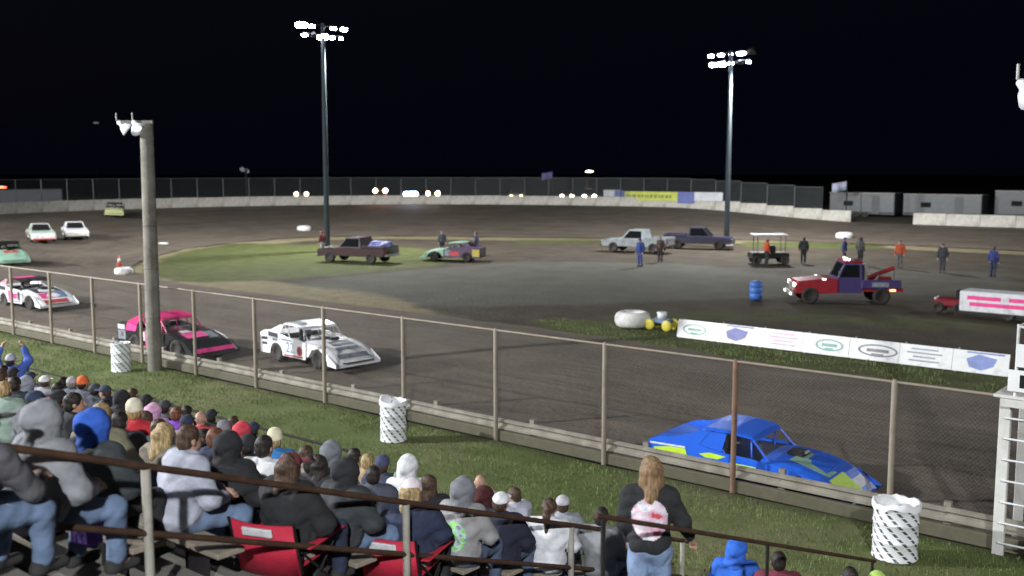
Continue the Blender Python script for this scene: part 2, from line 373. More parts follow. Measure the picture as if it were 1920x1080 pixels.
tower(-84, 1, 19, 'unseen floodlight tower added outside the turn beyond the grandstand', (.4, -.8), P_TURN, [(.5, 1, -.8), (.2, 1, -.8)], (.25, .8, -.6))  # unseen, added to brighten the turn evenly
tower(4, 62, 17, 'unseen floodlight tower added in the infield beyond the sign boards', (.4, -.8), P_INFIELD * .4, [(-.5, -1, -.8), (.2, 1, -.8)], (-.1, 0, -1), 2.9)  # out of view, put in to light the right of the infield

# ---- wooden floodlight poles at the fence
WOOD = mat('weathered_pole_wood', (.205, .195, .165), .9, 0, .25, 3, bump=.6, bscale=18, dirt=(.07, .06, .045), dirtamt=.35)
SHADE = mat('glowing_white_enamel', (.75, .77, .80), .4, 0, .05, 5, emit=(.75, .85, 1), es=.10)  # faint emission stands in for lamplight on the shades
BULB = mat('shade_lamp', (.9, .9, .9), .3, 0, 0, 3, emit=(.8, .9, 1.0), es=1.6)
def wood_pole(x, y, label, side, h=7.6, lean=0):
    t = thing('wooden_light_pole', label, 'light pole', (x, y, 0)); n = 9
    MB().tube([(lean * (k / n), 0, -.3 + (h + .3) * k / n) for k in range(n + 1)], [.225 - .035 * k / n for k in range(n + 1)], 14).build('pole', WOOD, t)
    s = Vector((-RT.x, -RT.y, 0)) * side
    MB().box(s * .28 + Vector((lean, 0, h + .03)), (.95, .09, .11), math.atan2(RT.y, RT.x)).build('crossarm', WOOD, t)
    for k, (u, dz, dd) in enumerate(((.20, -.14, -FH * .25), (.66, -.10, FH * .1))):
        loc = s * u + Vector((lean, 0, h + dz)) + dd * .8; d = (-s * .55 + dd * 1.2 + Vector((0, 0, -.75))).normalized() if k == 0 else (s * -.9 + FH * .3 + ZZ * -.7).normalized()
        M = d.to_track_quat('Z', 'Y').to_matrix().to_4x4(); M.translation = loc
        q = MB().lathe([(.04, -.27), (.06, -.25), (.08, -.13), (.17, -.04), (.24, .10), (.235, .11), (.17, 0), (.09, -.10)], 16, M).build('lamp_shade', SHADE, t)
        MB().lathe([(.07, -.07), (.11, .03), (.09, .07), (.0, .09)], 12, M).build('bulb', BULB, q)
        MB().tube([loc - d * .3, loc - d * .3 + ZZ * .22], .025, 6).build('bracket', STEEL, t)
    for z in (1.6, 3.1, 4.4): MB().lathe([(.213 - z * .004, z - .03), (.222 - z * .004, z - .02), (.222 - z * .004, z + .02), (.213 - z * .004, z + .03)], 14).build('strap', DARKSTEEL, t, (lean * z / h, 0, 0))
    return t
p = G(290, 692); wood_pole(p.x, p.y, 'weathered wooden light pole with two white lamp shades beside the wire fence', 1, 7.45, .10)
q = YP(2022, 186, 16.6); wood_pole(q.x, q.y, 'wooden light pole with white lamp shades beside the flag stand', 1, q.z + .2)

# ================================================================== fences and walls
WIRE = mat('fence_wire', (.30, .31, .31), .5, .4, .1, 5)
RUST = mat('rusty_pipe', (.080, .040, .021), .8, .2, .3, 7, dirt=(.035, .02, .014), dirtamt=.5, bump=.3, bscale=60)
def wire_mesh(W, H, step, r):
    mb = MB(); n = int((W + H) / step)
    for sgn in (1, -1):
        for k in range(n + 1):
            u = -H + k * step
            x0, z0, x1, z1 = u, 0, u + H, H
            if x0 < 0: z0 -= x0; x0 = 0
            if x1 > W: z1 -= x1 - W; x1 = W
            if x1 - x0 < .02: continue
            if sgn < 0: x0, x1 = W - x0, W - x1
            d = Vector((x1 - x0, 0, z1 - z0)).normalized(); q = Vector((-d.z, 0, d.x)) * r
            A, B = Vector((x0, 0, z0)), Vector((x1, 0, z1)); yy = Vector((0, r * .9, 0))
            mb.add([A + q, A - q, A + yy, B + q, B - q, B + yy], [(0, 1, 4, 3), (1, 2, 5, 4), (2, 0, 3, 5)])
    return mb.mesh('wire_mesh')
FY = 17.25; SPC = 2.97
fence = thing('wire_fence', 'chain link fence with grey pipe posts between the grass and the dirt track', 'fence', (0, FY, 0))
post = MB().tube([(0, 0, -.12), (0, 0, 2.46), (0, 0, 2.52)], [.052, .052, .03], 10).mesh('post')
wm = wire_mesh(SPC, 2.25, .075, .0005)
POSTM = mat('fence_post_grey', (.25, .215, .165), .65, .15, .15, 4, dirt=(.2, .15, .1), dirtamt=.2)
for k in range(-3, 16):
    x = -5.71 - SPC * k; po = link('post', post, POSTM, fence, (x, 0, 0))
    if k == 1: po.material_slots[0].link = 'OBJECT'; po.material_slots[0].material = mat('rusted_post', (.19, .115, .075), .8, .1, .25, 5); po['label'] = 'rust brown fence post'
    link('wire_mesh', wm, WIRE, fence, (x - SPC, .045, .22)); MB().tube([(x, 0, 2.475), (x - SPC, 0, 2.475)], .027, 8).build('top_rail', POSTM, fence)
# guard rail of ribbed steel beams on short posts
rail = thing('guard_rail', 'low ribbed steel guard rail along the foot of the wire fence', 'guard rail', (0, FY + .16, 0))
GR = mat('guard_rail_steel', (.27, .25, .205), .7, .1, .16, 2.5, dirt=(.12, .095, .07), dirtamt=.45)
prof = [(.0, .17), (.05, .195), (.05, .24), (.0, .28), (.0, .32), (.05, .36), (.05, .405), (.0, .43)]
mb = MB(); prof2 = prof + [(a + .012, b) for a, b in reversed(prof)]
mb.loft([[(x, -a, b) for a, b in prof2] for x in (0, -SPC * 1.003)]); beam = mb.mesh('beam')
rp = MB().box((0, .07, .2), (.12, .1, .62)).mesh('rail_post')
for k in range(-3, 16):
    x = -5.71 - SPC * k; link('beam', beam, GR, rail, (x + .9, 0, random.uniform(-.012, .012))); link('rail_post', rp, GR, rail, (x + .9, 0, 0))
# dark earthy sill under the rail, its colour standing in for shade
sill = thing('shade_sill', 'dark earthy sill standing in for the shade under the guard rail', 'sill', (0, FY - .02, 0))
blk = MB().box((0, .1, .04), (SPC - .02, .12, .24), 0, .02).mesh('block')
for k in range(-3, 16): link('block', blk, mat('shaded_sill_earth', (.10, .095, .06), .92, 0, .16, 3, bump=.4, bscale=30, dirt=(.08, .07, .05), dirtamt=.5), sill, (-5.71 - SPC * (k + .5), random.uniform(-.01, .01), random.uniform(-.01, .01)))

# outer concrete wall, block by block, with its tall fence
WALLM = mat('whitewashed_concrete', (.50, .485, .43), .85, 0, .12, .9, bump=.3, bscale=12, dirt=(.16, .13, .10), dirtamt=.42)
wall = thing('concrete_wall', 'whitewashed concrete block wall round the outside of the turn', 'wall')
wall2 = thing('concrete_wall', 'whitewashed concrete block wall beyond the gap towards the white trailers', 'wall')
BL = 3.0
blk = MB().loft([[(x, -.20, -.5), (x, .20, -.5), (x, .16, .35), (x, .12, 1.02), (x, .09, 1.06), (x, -.09, 1.06), (x, -.12, 1.02), (x, -.16, .35)] for x in (-BL / 2 + .02, BL / 2 - .02)]).mesh('wall_block')
ff = thing('catch_fence', 'tall chain link catch fence on top of the far concrete wall', 'fence')
fpost = MB().tube([(0, 0, .9), (0, 0, 3.2)], .05, 7).mesh('post'); fwm = wire_mesh(BL * 1.01, 2.12, .11, .0036); frail = MB().tube([(-BL / 2, 0, 3.2), (BL / 2, 0, 3.2)], .035, 6).mesh('top_rail')
FARW = mat('far_wire', (.10, .115, .12), .5, .2, .1, 5)
a = -8.9
while a < 128.8 + 59 + 32:
    s0, s1, sc = unarc(a), unarc(a + BL), unarc(a + BL / 2); A, B = wall_pt(s0), wall_pt(s1); c = wall_pt(sc); ang = math.atan2(B.y - A.y, B.x - A.x); xx = c.x if sc > 1 else -99
    z = wall_z(sc) + .0
    ingap = sc > 1 and -37.2 < xx < -32.2
    if not ingap:
        o = link('wall_block', blk, WALLM, wall if not (sc > 1 and xx > -32.2) else wall2, (c.x, c.y, z + random.uniform(-.02, .02)), (0, 0, ang + random.uniform(-.008, .008)))
    if not (sc > 1 and xx > -42):
        link('wire_mesh', fwm, FARW, ff, (A.x, A.y, z + 1.05), (0, 0, ang)); link('top_rail', frail, FARW, ff, (c.x, c.y, z), (0, 0, ang)); link('post', fpost, FARW, ff, (A.x, A.y, z))
    a += BL
# ================================================================== things along the track
TYREW = mat('white_painted_tyre', (.68, .68, .66), .7, 0, .1, 5, dirt=MUD, dirtamt=.35)
tyre_me = MB().lathe([(.19, .03), (.28, .0), (.36, .03), (.40, .09), (.40, .17), (.36, .23), (.28, .26), (.19, .23), (.17, .13), (.19, .03)], 20).mesh('marker_tyre')
for (px, py, sc, lab) in ((232, 516, 1.3, 'white painted marker tyre beside the orange cone'), (306, 461, 1.0, 'white painted marker tyre at the end of the infield grass'),
                          (570, 437, 1.7, 'white painted marker tyre on the dirt near the left floodlight tower'), (1000, 430, 1.5, 'white painted marker tyre on the dirt between the two towers'),
                          (1583, 450, 1.9, 'white painted marker tyre on the back stretch dirt behind the red wrecker'), (1186, 613, 1.75, 'large white painted tyre at the end of the sign boards')):
    p = G(px, py); o = link('marker_tyre', tyre_me, TYREW, None, (p.x, p.y, 0.0), (0, 0, random.random() * 6)); o.scale = (sc, sc, sc * (1.35 if sc > 1.2 else 1)); tag(o, lab, 'tyre', 'white marker tyres at the infield edge')
    if px == 570: o.location.z = .1
    if px == 1000 or px == 570: o.location.z = .12
p = G(224, 505); t = thing('traffic_cone', 'orange traffic cone with white collar behind a white tyre', 'cone', (p.x, p.y, 0), 0, None, .85)
ORANGE = mat('cone_orange', (.50, .09, .04), .5, 0, .1, 5, dirt=MUD, dirtamt=.2)
MB().box((0, 0, .03), (.46, .46, .06), 0, .02).build('base', ORANGE, t); c = MB().lathe([(.20, .05), (.045, 1.0), (.0, 1.0)], 14).build('cone', ORANGE, t); MB().lathe([(.125, .56), (.085, .80), (.09, .56)], 14).build('collar', TYREW, c)

# barrels wrapped in printed diagonal pattern
BAR = bpy.data.materials.new('barrel_wrap'); BAR.use_nodes = True; nt = BAR.node_tree; N = nt.nodes; L = nt.links; b = N['Principled BSDF']; b.inputs['Roughness'].default_value = .45
uvn = N.new('ShaderNodeTexCoord'); mp = N.new('ShaderNodeMapping'); L.new(uvn.outputs['UV'], mp.inputs[0]); mp.inputs['Scale'].default_value = (1, 1, 1)
sx = N.new('ShaderNodeSeparateXYZ'); L.new(mp.outputs[0], sx.inputs[0])
def mth(op, a, b_=None, c=None):
    n = N.new('ShaderNodeMath'); n.operation = op
    for i, k in enumerate((a, b_, c)):
        if k is None: continue
        if isinstance(k, (int, float)): n.inputs[i].default_value = k
        else: L.new(k, n.inputs[i])
    return n.outputs[0]
dg = mth('ADD', mth('MULTIPLY', sx.outputs[0], 11.0), mth('MULTIPLY', sx.outputs[1], 5.2)); fr = mth('FRACT', dg)
al = mth('FRACT', mth('ADD', mth('MULTIPLY', sx.outputs[1], 13.0), mth('MULTIPLY', mth('FLOOR', dg), .37)))
nzt = N.new('ShaderNodeTexNoise'); nzt.inputs['Scale'].default_value = 120; L.new(uvn.outputs['UV'], nzt.inputs['Vector'])
mk = mth('MULTIPLY', mth('LESS_THAN', fr, .30), mth('LESS_THAN', al, .74)); mk = mth('MULTIPLY', mk, mth('GREATER_THAN', nzt.outputs['Fac'], .36))
mx = N.new('ShaderNodeMixRGB'); L.new(mk, mx.inputs[0]); mx.inputs[1].default_value = (.80, .82, .84, 1); mx.inputs[2].default_value = (.05, .06, .08, 1); L.new(mx.outputs[0], b.inputs['Base Color'])
def barrel(px, py, lab, sc=1, bag=True):
    p = G(px, py); t = thing('trash_barrel', lab, 'barrel', (p.x, p.y, -.03), random.random() * 6, 'printed barrels on the grass', sc)
    pr = [(.275, 0), (.295, .015), (.295, .03), (.285, .05), (.285, .29), (.297, .305), (.285, .32), (.285, .58), (.297, .595), (.285, .61), (.285, .85), (.297, .865), (.297, .885), (.28, .885), (.27, .86), (.265, .4)]
    mb = MB().lathe(pr, 28); me = mb.mesh('drum'); uv = me.uv_layers.new(name='UVMap')
    for pl in me.polygons:
        aa = [math.atan2(me.vertices[v].co.y, me.vertices[v].co.x) / (2 * PI) for v in pl.vertices]
        for li, vi, a_ in zip(pl.loop_indices, pl.vertices, aa):
            if max(aa) - min(aa) > .5 and a_ < 0: a_ += 1
            uv.data[li].uv = (a_, me.vertices[vi].co.z)
    link('drum', me, BAR, t); MB().lathe([(.0, .41), (.263, .41)], 20).build('contents', BLACK, t)
    if bag:
        r = random.Random(px); pts = []
        rings = []
        for (rr, z) in ((.262, .70), (.27, .90), (.305, .90), (.312, .80)):
            rings.append([(rr * math.cos(2 * PI * k / 24) * (1 + r.uniform(-.015, .02)), rr * math.sin(2 * PI * k / 24) * (1 + r.uniform(-.015, .02)), z + (r.uniform(-.02, .03) + (.05 if k in (3, 4, 5, 6) else 0) if z > .75 else 0)) for k in range(24)])
        MB().loft(rings, False, True).build('bag_liner', mat('white_bag', (.78, .80, .82), .5, 0, .06, 8), t)
barrel(228, 694, 'white printed barrel beside the wooden light pole', 1, False)
barrel(738, 823, 'white printed barrel on the grass below a fence post, between the other two', 1.03)
barrel(1677, 1040, 'white printed barrel near the flag stand', (1.2, 1.2, 1.0))

# white sign boards along the infield edge
A, B = G(1268, 633), G(1890, 709); d = (B - A); nb = 7; BLEN = d.length / nb; an = math.atan2(d.y, d.x)
boards = thing('sign_boards', 'long low row of white advertising boards along the infield edge', 'sign', A, an)
BRD = paint('board_white', (.74, .76, .76), .18); bm_ = MB().box((BLEN / 2, 0, .42), (BLEN - .008, .03, .66), 0, .006).mesh('board'); leg_ = MB().box((0, .22, .33), (.05, .05, .8), M=Matrix.Rotation(-.5, 3, 'X')).mesh('leg')
MK = [(.22, .38, .30), (.16, .18, .42), (.60, .38, .52), (.20, .38, .34), (.20, .20, .22), (.30, .32, .36), (.20, .26, .52)]
for k in range(nb):
    bo = link('board', bm_, BRD, boards, (k * BLEN, 0, -.06), (-.22, 0, 0)); link('leg', leg_, WOOD, boards, (k * BLEN + .1, 0, 0))
    cm = mat('board_print_%d' % k, MK[k], .5, 0, .2, 4); ov = MB(); n = 24; cx = BLEN * (.5 + random.uniform(-.1, .1)); w_, h_ = BLEN * (.30 if k != 4 else .40), (.2 if k not in (1, 6) else .24)
    if k in (0, 3, 4):
        ring = [(cx + w_ * math.cos(2 * PI * i / n), h_ * math.sin(2 * PI * i / n)) for i in range(n)]; rin = [(cx + (w_ - .07) * math.cos(2 * PI * i / n), (h_ - .05) * math.sin(2 * PI * i / n)) for i in range(n)]
        ov.add([(x, -.019, .42 + z) for x, z in ring + rin], [(i, (i + 1) % n, n + (i + 1) % n, n + i) for i in range(n)]); ov.box((cx, -.019, .42), (w_ * 1.1, .004, .10)); ov.box((cx, -.019, .30), (w_ * .6, .004, .05))
    elif k in (1, 6):
        ov.add([(cx + x * w_, -.019, .42 + z * h_) for x, z in ((-.9, .3), (-.2, 1), (.9, .6), (.7, -.4), (0, -1), (-.7, -.7))], [(0, 1, 2, 3, 4, 5)]); ov.box((cx + .1, -.0192, .70), (w_ * 2.2, .004, .05))
    else:
        for z, ww in ((.62, 1.7), (.50, 2.2), (.38, 1.4), (.26, 1.9)): ov.box((cx, -.019, z), (w_ * ww, .004, .05))
    ov.build('print', cm, bo)
p = G(1241, 618); t = thing('hand_cart', 'small blue cart with yellow wheels and a white tub beside the sign boards', 'cart', (p.x, p.y, 0), an)
MB().box((0, 0, .34), (.75, .45, .16), 0, .03).build('tray', mat('cart_blue', (.13, .2, .33), .5, 0, .2, 4), t); MB().lathe([(.16, .42), (.2, .68), (.0, .66)], 14).build('tub', WHITEP, t)
for x in (-.38, .38):
    for y in (-.28, .28): MB().lathe([(.06, -.04), (.2, -.05), (.22, 0), (.2, .05), (.06, .04)], 14, Matrix.Translation((x, y, .21)) @ Matrix.Rotation(PI / 2, 4, 'X')).build('wheel', mat('cart_yellow', (.55, .48, .06), .5, 0, .15, 5), t)

# ---- flag stand over the fence
FSX = YP(1866, 985, 17.0).x; fs_ = thing('flag_stand', 'pale flag stand with white ladder rungs and white number boards above the fence', 'flag stand', (FSX, 17.0, 0))
PALE = mat('pale_post', (.58, .58, .55), .7, 0, .12, 3, dirt=(.2, .17, .13), dirtamt=.25)
for x in (0.06, .62, 2.0):
    for y in (0, 1.3): MB().box((x, y, 1.2), (.17, .1, 2.7), 0, .01).build('post', PALE, fs_)
for z in (.17, .50, .84, 1.19, 1.53, 1.87, 2.20): MB().tube([(.06, -.07, z), (1.05, -.07, z)], .018, 6).build('rung', WHITEP, fs_)
MB().box((.98, -.06, 1.2), (.05, .05, 2.4)).build('stile', WHITEP, fs_)
for k in range(8): MB().box((1.05, -.05 + .2 * k, 2.55), (2.3, .19, .05), 0, .006).build('deck_plank', PALE, fs_)
MB().box((1.12, -.15, 2.46), (2.2, .06, .12)).build('deck_edge', PALE, fs_)
for x in (.2, 2.1):
    for y in (-.1, 1.4): MB().tube([(x, y, 2.5), (x, y, 3.7)], .025, 6).build('railing_post', WHITEP, fs_)
for z in (3.1, 3.66):
    MB().tube([(.2, -.1, z), (2.1, -.1, z)], .025, 6).build('railing', WHITEP, fs_); MB().tube([(.2, -.1, z), (.2, 1.4, z)], .025, 6).build('railing', WHITEP, fs_)
for k, (z, h_) in enumerate(((2.82, .34), (3.22, .36), (3.62, .34))):
    pn = MB().box((.95 + .10 * k, -.15, z), (1.7, .025, h_), 0, .005).build('number_board', BRD, fs_)
    MB().box((.32 + .10 * k, -.165, z), (.10, .006, h_ * .6)).build('print', BLACK, pn); MB().box((.55 + .10 * k, -.165, z + .03), (.22, .006, h_ * .4)).build('print', mat('print_blue', (.08, .09, .25), .5), pn)

# ---- far banner on the catch fence
A, B = YP(1132, 366, 98.8), YP(1356, 371, 98.8); L_ = B.x - A.x
ban = thing('fence_banner', 'long yellow and blue banner with white ends on the far catch fence', 'banner', (A.x, 98.74, A.z))
for (u0, u1, z, h_, c, nm) in ((0, .16, .25, .75, (.55, .57, .6), 'white'), (.10, .19, -.05, 1.25, (.12, .15, .36), 'blue'), (.19, .64, 0, 1.0, (.52, .55, .10), 'yellow'), (.64, .775, -.1, 1.25, (.13, .15, .42), 'blue'), (.775, 1.0, .05, .95, (.62, .64, .68), 'white')):
    bp_ = MB().box(((u0 + u1) / 2 * L_, 0, z), ((u1 - u0) * L_ - .03, .03 + (.01 if nm == 'blue' else 0), h_)).build('panel', mat('banner_' + nm, c, .6, 0, .12, 1.5), ban)
    if nm == 'yellow':
        r = random.Random(4); pr_ = MB(); x = u0 * L_ + .4
        while x < u1 * L_ - .5: w_ = r.uniform(.15, .4); pr_.box((x, -.02, z - .02), (w_, .012, .34)); x += w_ + r.uniform(.08, .25)
        pr_.build('print', mat('banner_ink', (.20, .22, .06), .6), bp_)

# ---- box trailers beyond the back stretch
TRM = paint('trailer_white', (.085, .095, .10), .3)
def trailer(px0, px1, pyt, Y, lab, hgt=None, mt=TRM):
    a, b_ = YP(px0, pyt, Y), YP(px1, pyt, Y); Lx = b_.x - a.x; top = a.z - 1.0; t = thing('box_trailer', lab, 'trailer', (a.x, Y + 1.2, 1.0), 0, 'box trailers behind the back stretch')
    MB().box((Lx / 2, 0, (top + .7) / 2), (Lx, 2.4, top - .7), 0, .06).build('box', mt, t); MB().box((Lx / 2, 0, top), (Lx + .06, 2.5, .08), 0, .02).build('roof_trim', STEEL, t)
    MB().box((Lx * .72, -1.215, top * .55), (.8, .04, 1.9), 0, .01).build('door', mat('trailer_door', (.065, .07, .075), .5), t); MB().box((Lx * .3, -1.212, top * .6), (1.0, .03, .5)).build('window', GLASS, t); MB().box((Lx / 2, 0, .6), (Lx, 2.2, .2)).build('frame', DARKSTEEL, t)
    for x in (.42, .55):
        for y in (-1.05, 1.05): MB().lathe([(.1, -.1), (.36, -.12), (.4, 0), (.36, .12), (.1, .1)], 14, Matrix.Translation((Lx * x, y, .4)) @ Matrix.Rotation(PI / 2, 4, 'X')).build('wheel', RUBBER, t)
    MB().tube([(-.9, 0, .55), (.1, 0, .6)], .05, 6).build('hitch', DARKSTEEL, t)
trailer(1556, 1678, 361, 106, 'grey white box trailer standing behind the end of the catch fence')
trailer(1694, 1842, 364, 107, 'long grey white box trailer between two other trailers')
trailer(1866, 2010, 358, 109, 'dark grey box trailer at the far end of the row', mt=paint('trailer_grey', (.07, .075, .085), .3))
# a pale box trailer outside the turn, turned to follow the wall
c0 = YP(40, 360, 52) ; tr = thing('box_trailer', 'pale box trailer seen through the catch fence outside the turn', 'trailer', (-119, 54, 1.9), math.radians(75), 'box trailers outside the track', (1.2, .8, .52))
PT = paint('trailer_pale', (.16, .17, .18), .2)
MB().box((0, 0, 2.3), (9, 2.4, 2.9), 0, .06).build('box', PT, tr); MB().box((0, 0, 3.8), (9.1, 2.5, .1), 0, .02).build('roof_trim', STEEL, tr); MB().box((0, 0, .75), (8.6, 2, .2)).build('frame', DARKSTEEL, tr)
for x in (-.6, .6):
    for y in (-1.05, 1.05): MB().lathe([(.1, -.1), (.36, -.12), (.4, 0), (.36, .12), (.1, .1)], 14, Matrix.Translation((x, y, .4)) @ Matrix.Rotation(PI / 2, 4, 'X')).build('wheel', RUBBER, tr)

# ---- flags and far lamps
def flag(px, py, Y, lab, col):
    p = YP(px, py, Y); t = thing('flag', lab, 'flag', (p.x, p.y, 0)); MB().tube([(0, 0, 0), (0, 0, p.z + .5)], .05, 6).build('pole', TPOLE, t)
    n = 10; vs = []
    for i in range(n + 1):
        u = i / n; off = .18 * math.sin(u * 7) * u
        vs += [(RT.x * 1.5 * -u + FH.x * off, RT.y * 1.5 * -u + FH.y * off, p.z + .45 - .25 * u), (RT.x * 1.5 * -u + FH.x * off, RT.y * 1.5 * -u + FH.y * off, p.z - .45 - .3 * u)]
    m_ = MB().add(vs, [(2 * i, 2 * i + 2, 2 * i + 3, 2 * i + 1) for i in range(n)], True); o = m_.build('cloth', mat('flag_%s' % col[0], col[1], .8, 0, .12, 3), t)
    so = o.modifiers.new('s', 'SOLIDIFY'); so.thickness = .01
flag(1588, 348, 104, 'pale flag on a pole behind the end of the catch fence', ('pale', (.45, .47, .6)))
flag(1036, 328, 112, 'small purple flag on a pole behind the catch fence', ('purple', (.2, .18, .4)))
p = YP(461, 318, 84); d_ = 1.06
t = thing('wooden_light_pole', 'far light pole with white lamp shades behind the catch fence', 'light pole', (p.x * d_, p.y * d_, 0))
MB().tube([(0, 0, 0), (0, 0, 6.2)], .16, 8).build('pole', TPOLE, t)
for k, u in enumerate((-.5, .15)):
    M = Vector((.6, -.6, -.5)).normalized().to_track_quat('Z', 'Y').to_matrix().to_4x4(); M.translation = RT * u + ZZ * (6.35 - .25 * k)
    MB().lathe([(.08, -.4), (.14, -.2), (.36, .2), (.34, .2), (.1, -.15)], 12, M).build('lamp_shade', mat('far_shade', (.6, .63, .7), .5), t)
MB().tube([-RT * .7 + ZZ * 6.2, RT * .3 + ZZ * 6.2], .05, 6).build('crossarm', TPOLE, t)
def yard_lamp(px, py, Y, h, lab, col, es, r=.3):
    p = YP(px, py, Y); t = thing('yard_lamp', lab, 'lamp', (p.x, p.y, 0)); MB().tube([(0, 0, -.2), (0, 0, p.z), (.5, 0, p.z + .15)], .07, 6).build('pole', DARKSTEEL, t)
    MB().lathe([(.1, .12), (r, 0), (r * .8, -.14), (0, -.18)], 12, Matrix.Translation((.5, 0, p.z + .1)) @ Matrix.Diagonal((2.2, 1.4, 1, 1))).build('lamp', mat(lab, (.9, .8, .6), .4, emit=col, es=es), t)
yard_lamp(1101, 322, 170, 0, 'small warm yard lamp far beyond the catch fence', (1, .62, .3), 14, .42)
yard_lamp(178, 231, 118, 0, 'faint pale lamp high up beyond the turn', (.7, .8, 1), .16, .4)
yard_lamp(-2, 352, 62, 0, 'red lamp outside the turn beside the pale trailer', (1, .12, .06), 6, .5)
# ================================================================== grandstand
def TZ(y): return 4.22 - .362 * y
RUN = .75; ROWS = [-1.95 + RUN * i for i in range(18)]       # hip line of each row
stand = thing('grandstand', 'stepped concrete grandstand with plank benches', 'grandstand')
STEP = mat('stand_concrete', (.20, .19, .17), .92, 0, .18, 2.5, bump=.4, bscale=25, dirt=(.08, .07, .06), dirtamt=.45)
PLANK = mat('bench_plank', (.30, .26, .20), .8, 0, .22, 4, bump=.3, bscale=20, dirt=(.1, .08, .06), dirtamt=.35)
stp = MB().box((-17, 0, -.35), (62, RUN + .03, .70)).mesh('step'); pl = MB().box((0, 0, -.025), (4.0, .27, .05), 0, .008).mesh('bench_plank'); br = MB().box((0, 0, -.24), (.06, .2, .40)).mesh('bracket')
hs = MB().box((0, 0, .08), (2.2, .36, .20), 0, .01).mesh('half_step')
for y in ROWS:
    z = TZ(y)
    link('step', stp, STEP, stand, (0, y + RUN / 2 - .25, z))
    for k in range(9):
        x = -8.95 - 4.04 * k; link('bench_plank', pl, PLANK, stand, (x, y, z + .43)); link('bracket', br, DARKSTEEL, stand, (x - 1.5, y, z + .41)); link('bracket', br, DARKSTEEL, stand, (x + 1.5, y, z + .41))
    for k in range(3):
        x = -1.3 + 4.04 * k; link('bench_plank', pl, PLANK, stand, (x, y, z + .43)); link('bracket', br, DARKSTEEL, stand, (x - 1.2, y, z + .41))
    link('half_step', hs, STEP, stand, (-5.1, y + .26, z))
# ---- rusty stair handrail
hr = thing('handrail', 'rusty pipe handrail on pale posts going down the grandstand steps', 'handrail', (-6.8, 0, 0))
HZ = lambda y: 4.23 - (y - 2.92) * .362
for nm, dz, r in (('top_rail', 0, .029), ('middle_rail', -.52, .026)):
    for k in range(4): ya, yb = -1.5 + 3.5 * k, min(2.0 + 3.5 * k, 12.2); MB().tube([(0, ya, HZ(ya) + dz), (0, yb, HZ(yb) + dz)], r, 10).build(nm, RUST, hr)
PP = mat('rail_post_paint', (.40, .385, .33), .7, .1, .15, 5, dirt=(.15, .09, .05), dirtamt=.4)
for y in (-1.46, 1.25, 3.97, 6.68, 9.4, 12.05): MB().tube([(0, y, HZ(y) - 1.25), (0, y, HZ(y) - .02)], .037, 10).build('post', PP, hr)
# ---- dark pipe rail at the foot of the stand
RAILK = mat('black_rail', (.010, .009, .008), .9, 0, .3, 9)
fr_ = thing('front_rail', 'thin dark pipe rail along the foot of the grandstand by the grass', 'rail', (0, 11.5, 0))
for x0, x1, h in ((-46, -12.9, 1.2),):
    MB().tube([(x0, 0, h), (x1, 0, h)], .026, 8).build('pipe', RAILK, fr_); MB().tube([(x0, 0, .62), (x1, 0, .62)], .02, 8).build('pipe', RAILK, fr_)
    x = x0
    while x <= x1 + .01: MB().tube([(x, 0, -.1), (x, 0, h)], .024, 8).build('post', RAILK, fr_); x += (x1 - x0) / round((x1 - x0) / 3)
# ---- thin dark rail on the other side of the aisle
ar = thing('aisle_rail', 'thin dark pipe rail beside the woman on her feet', 'handrail', (-4.32, 0, 0)); AZ = lambda y: 3.28 - (y - 6.6) * .366
MB().tube([(0, 6.3, AZ(6.3)), (0, 12.6, AZ(12.6))], .021, 8).build('top_rail', RUST, ar)
for y in (6.4, 9.4, 12.5): MB().tube([(0, y, TZ(y) - .3), (0, y, AZ(y))], .02, 8).build('post', RAILK, ar)
# ================================================================== people: bodies and clothes grown from distance fields
def surface_nets(f, org, h):
    s = f < 0; nx, ny, nz = f.shape
    C = [(i, j, k) for i in (0, 1) for j in (0, 1) for k in (0, 1)]
    sl = lambda a, c: a[c[0]:nx - 1 + c[0], c[1]:ny - 1 + c[1], c[2]:nz - 1 + c[2]]
    cnt = sum(sl(s, c).astype(np.int8) for c in C); act = (cnt > 0) & (cnt < 8)
    I = np.argwhere(act); idx = -np.ones(act.shape, int); idx[act] = np.arange(len(I))
    acc = np.zeros((len(I), 3)); n = np.zeros(len(I))
    for a in C:
        for ax in range(3):
            if a[ax]: continue
            b = list(a); b[ax] = 1
            fa = f[I[:, 0] + a[0], I[:, 1] + a[1], I[:, 2] + a[2]]; fb = f[I[:, 0] + b[0], I[:, 1] + b[1], I[:, 2] + b[2]]
            m = (fa < 0) != (fb < 0); t = np.where(m, fa / np.where(m, fa - fb, 1), 0)
            p = np.tile(np.array(a, float), (len(I), 1)); p[:, ax] += t; acc[m] += p[m]; n[m] += 1
    V = (I + acc / n[:, None]) * h + org; Q = []
    for ax in range(3):
        o1, o2 = [(1, 2), (2, 0), (0, 1)][ax]; sh = [nx, ny, nz]
        A = [slice(0, d) for d in sh]; B = [slice(0, d) for d in sh]; A[ax] = slice(0, sh[ax] - 1); B[ax] = slice(1, sh[ax])
        d = s[tuple(A)] != s[tuple(B)]; E = np.argwhere(d); ok = (E[:, o1] > 0) & (E[:, o2] > 0) & (E[:, o1] < sh[o1] - 1) & (E[:, o2] < sh[o2] - 1); E = E[ok]
        flip = s[tuple(E.T)]
        def cell(da, db):
            e = E.copy(); e[:, o1] -= da; e[:, o2] -= db; return idx[tuple(e.T)]
        q = np.stack([cell(1, 1), cell(0, 1), cell(0, 0), cell(1, 0)], 1); q[~flip] = q[~flip][:, ::-1]; Q.append(q)
    return V, np.concatenate(Q)
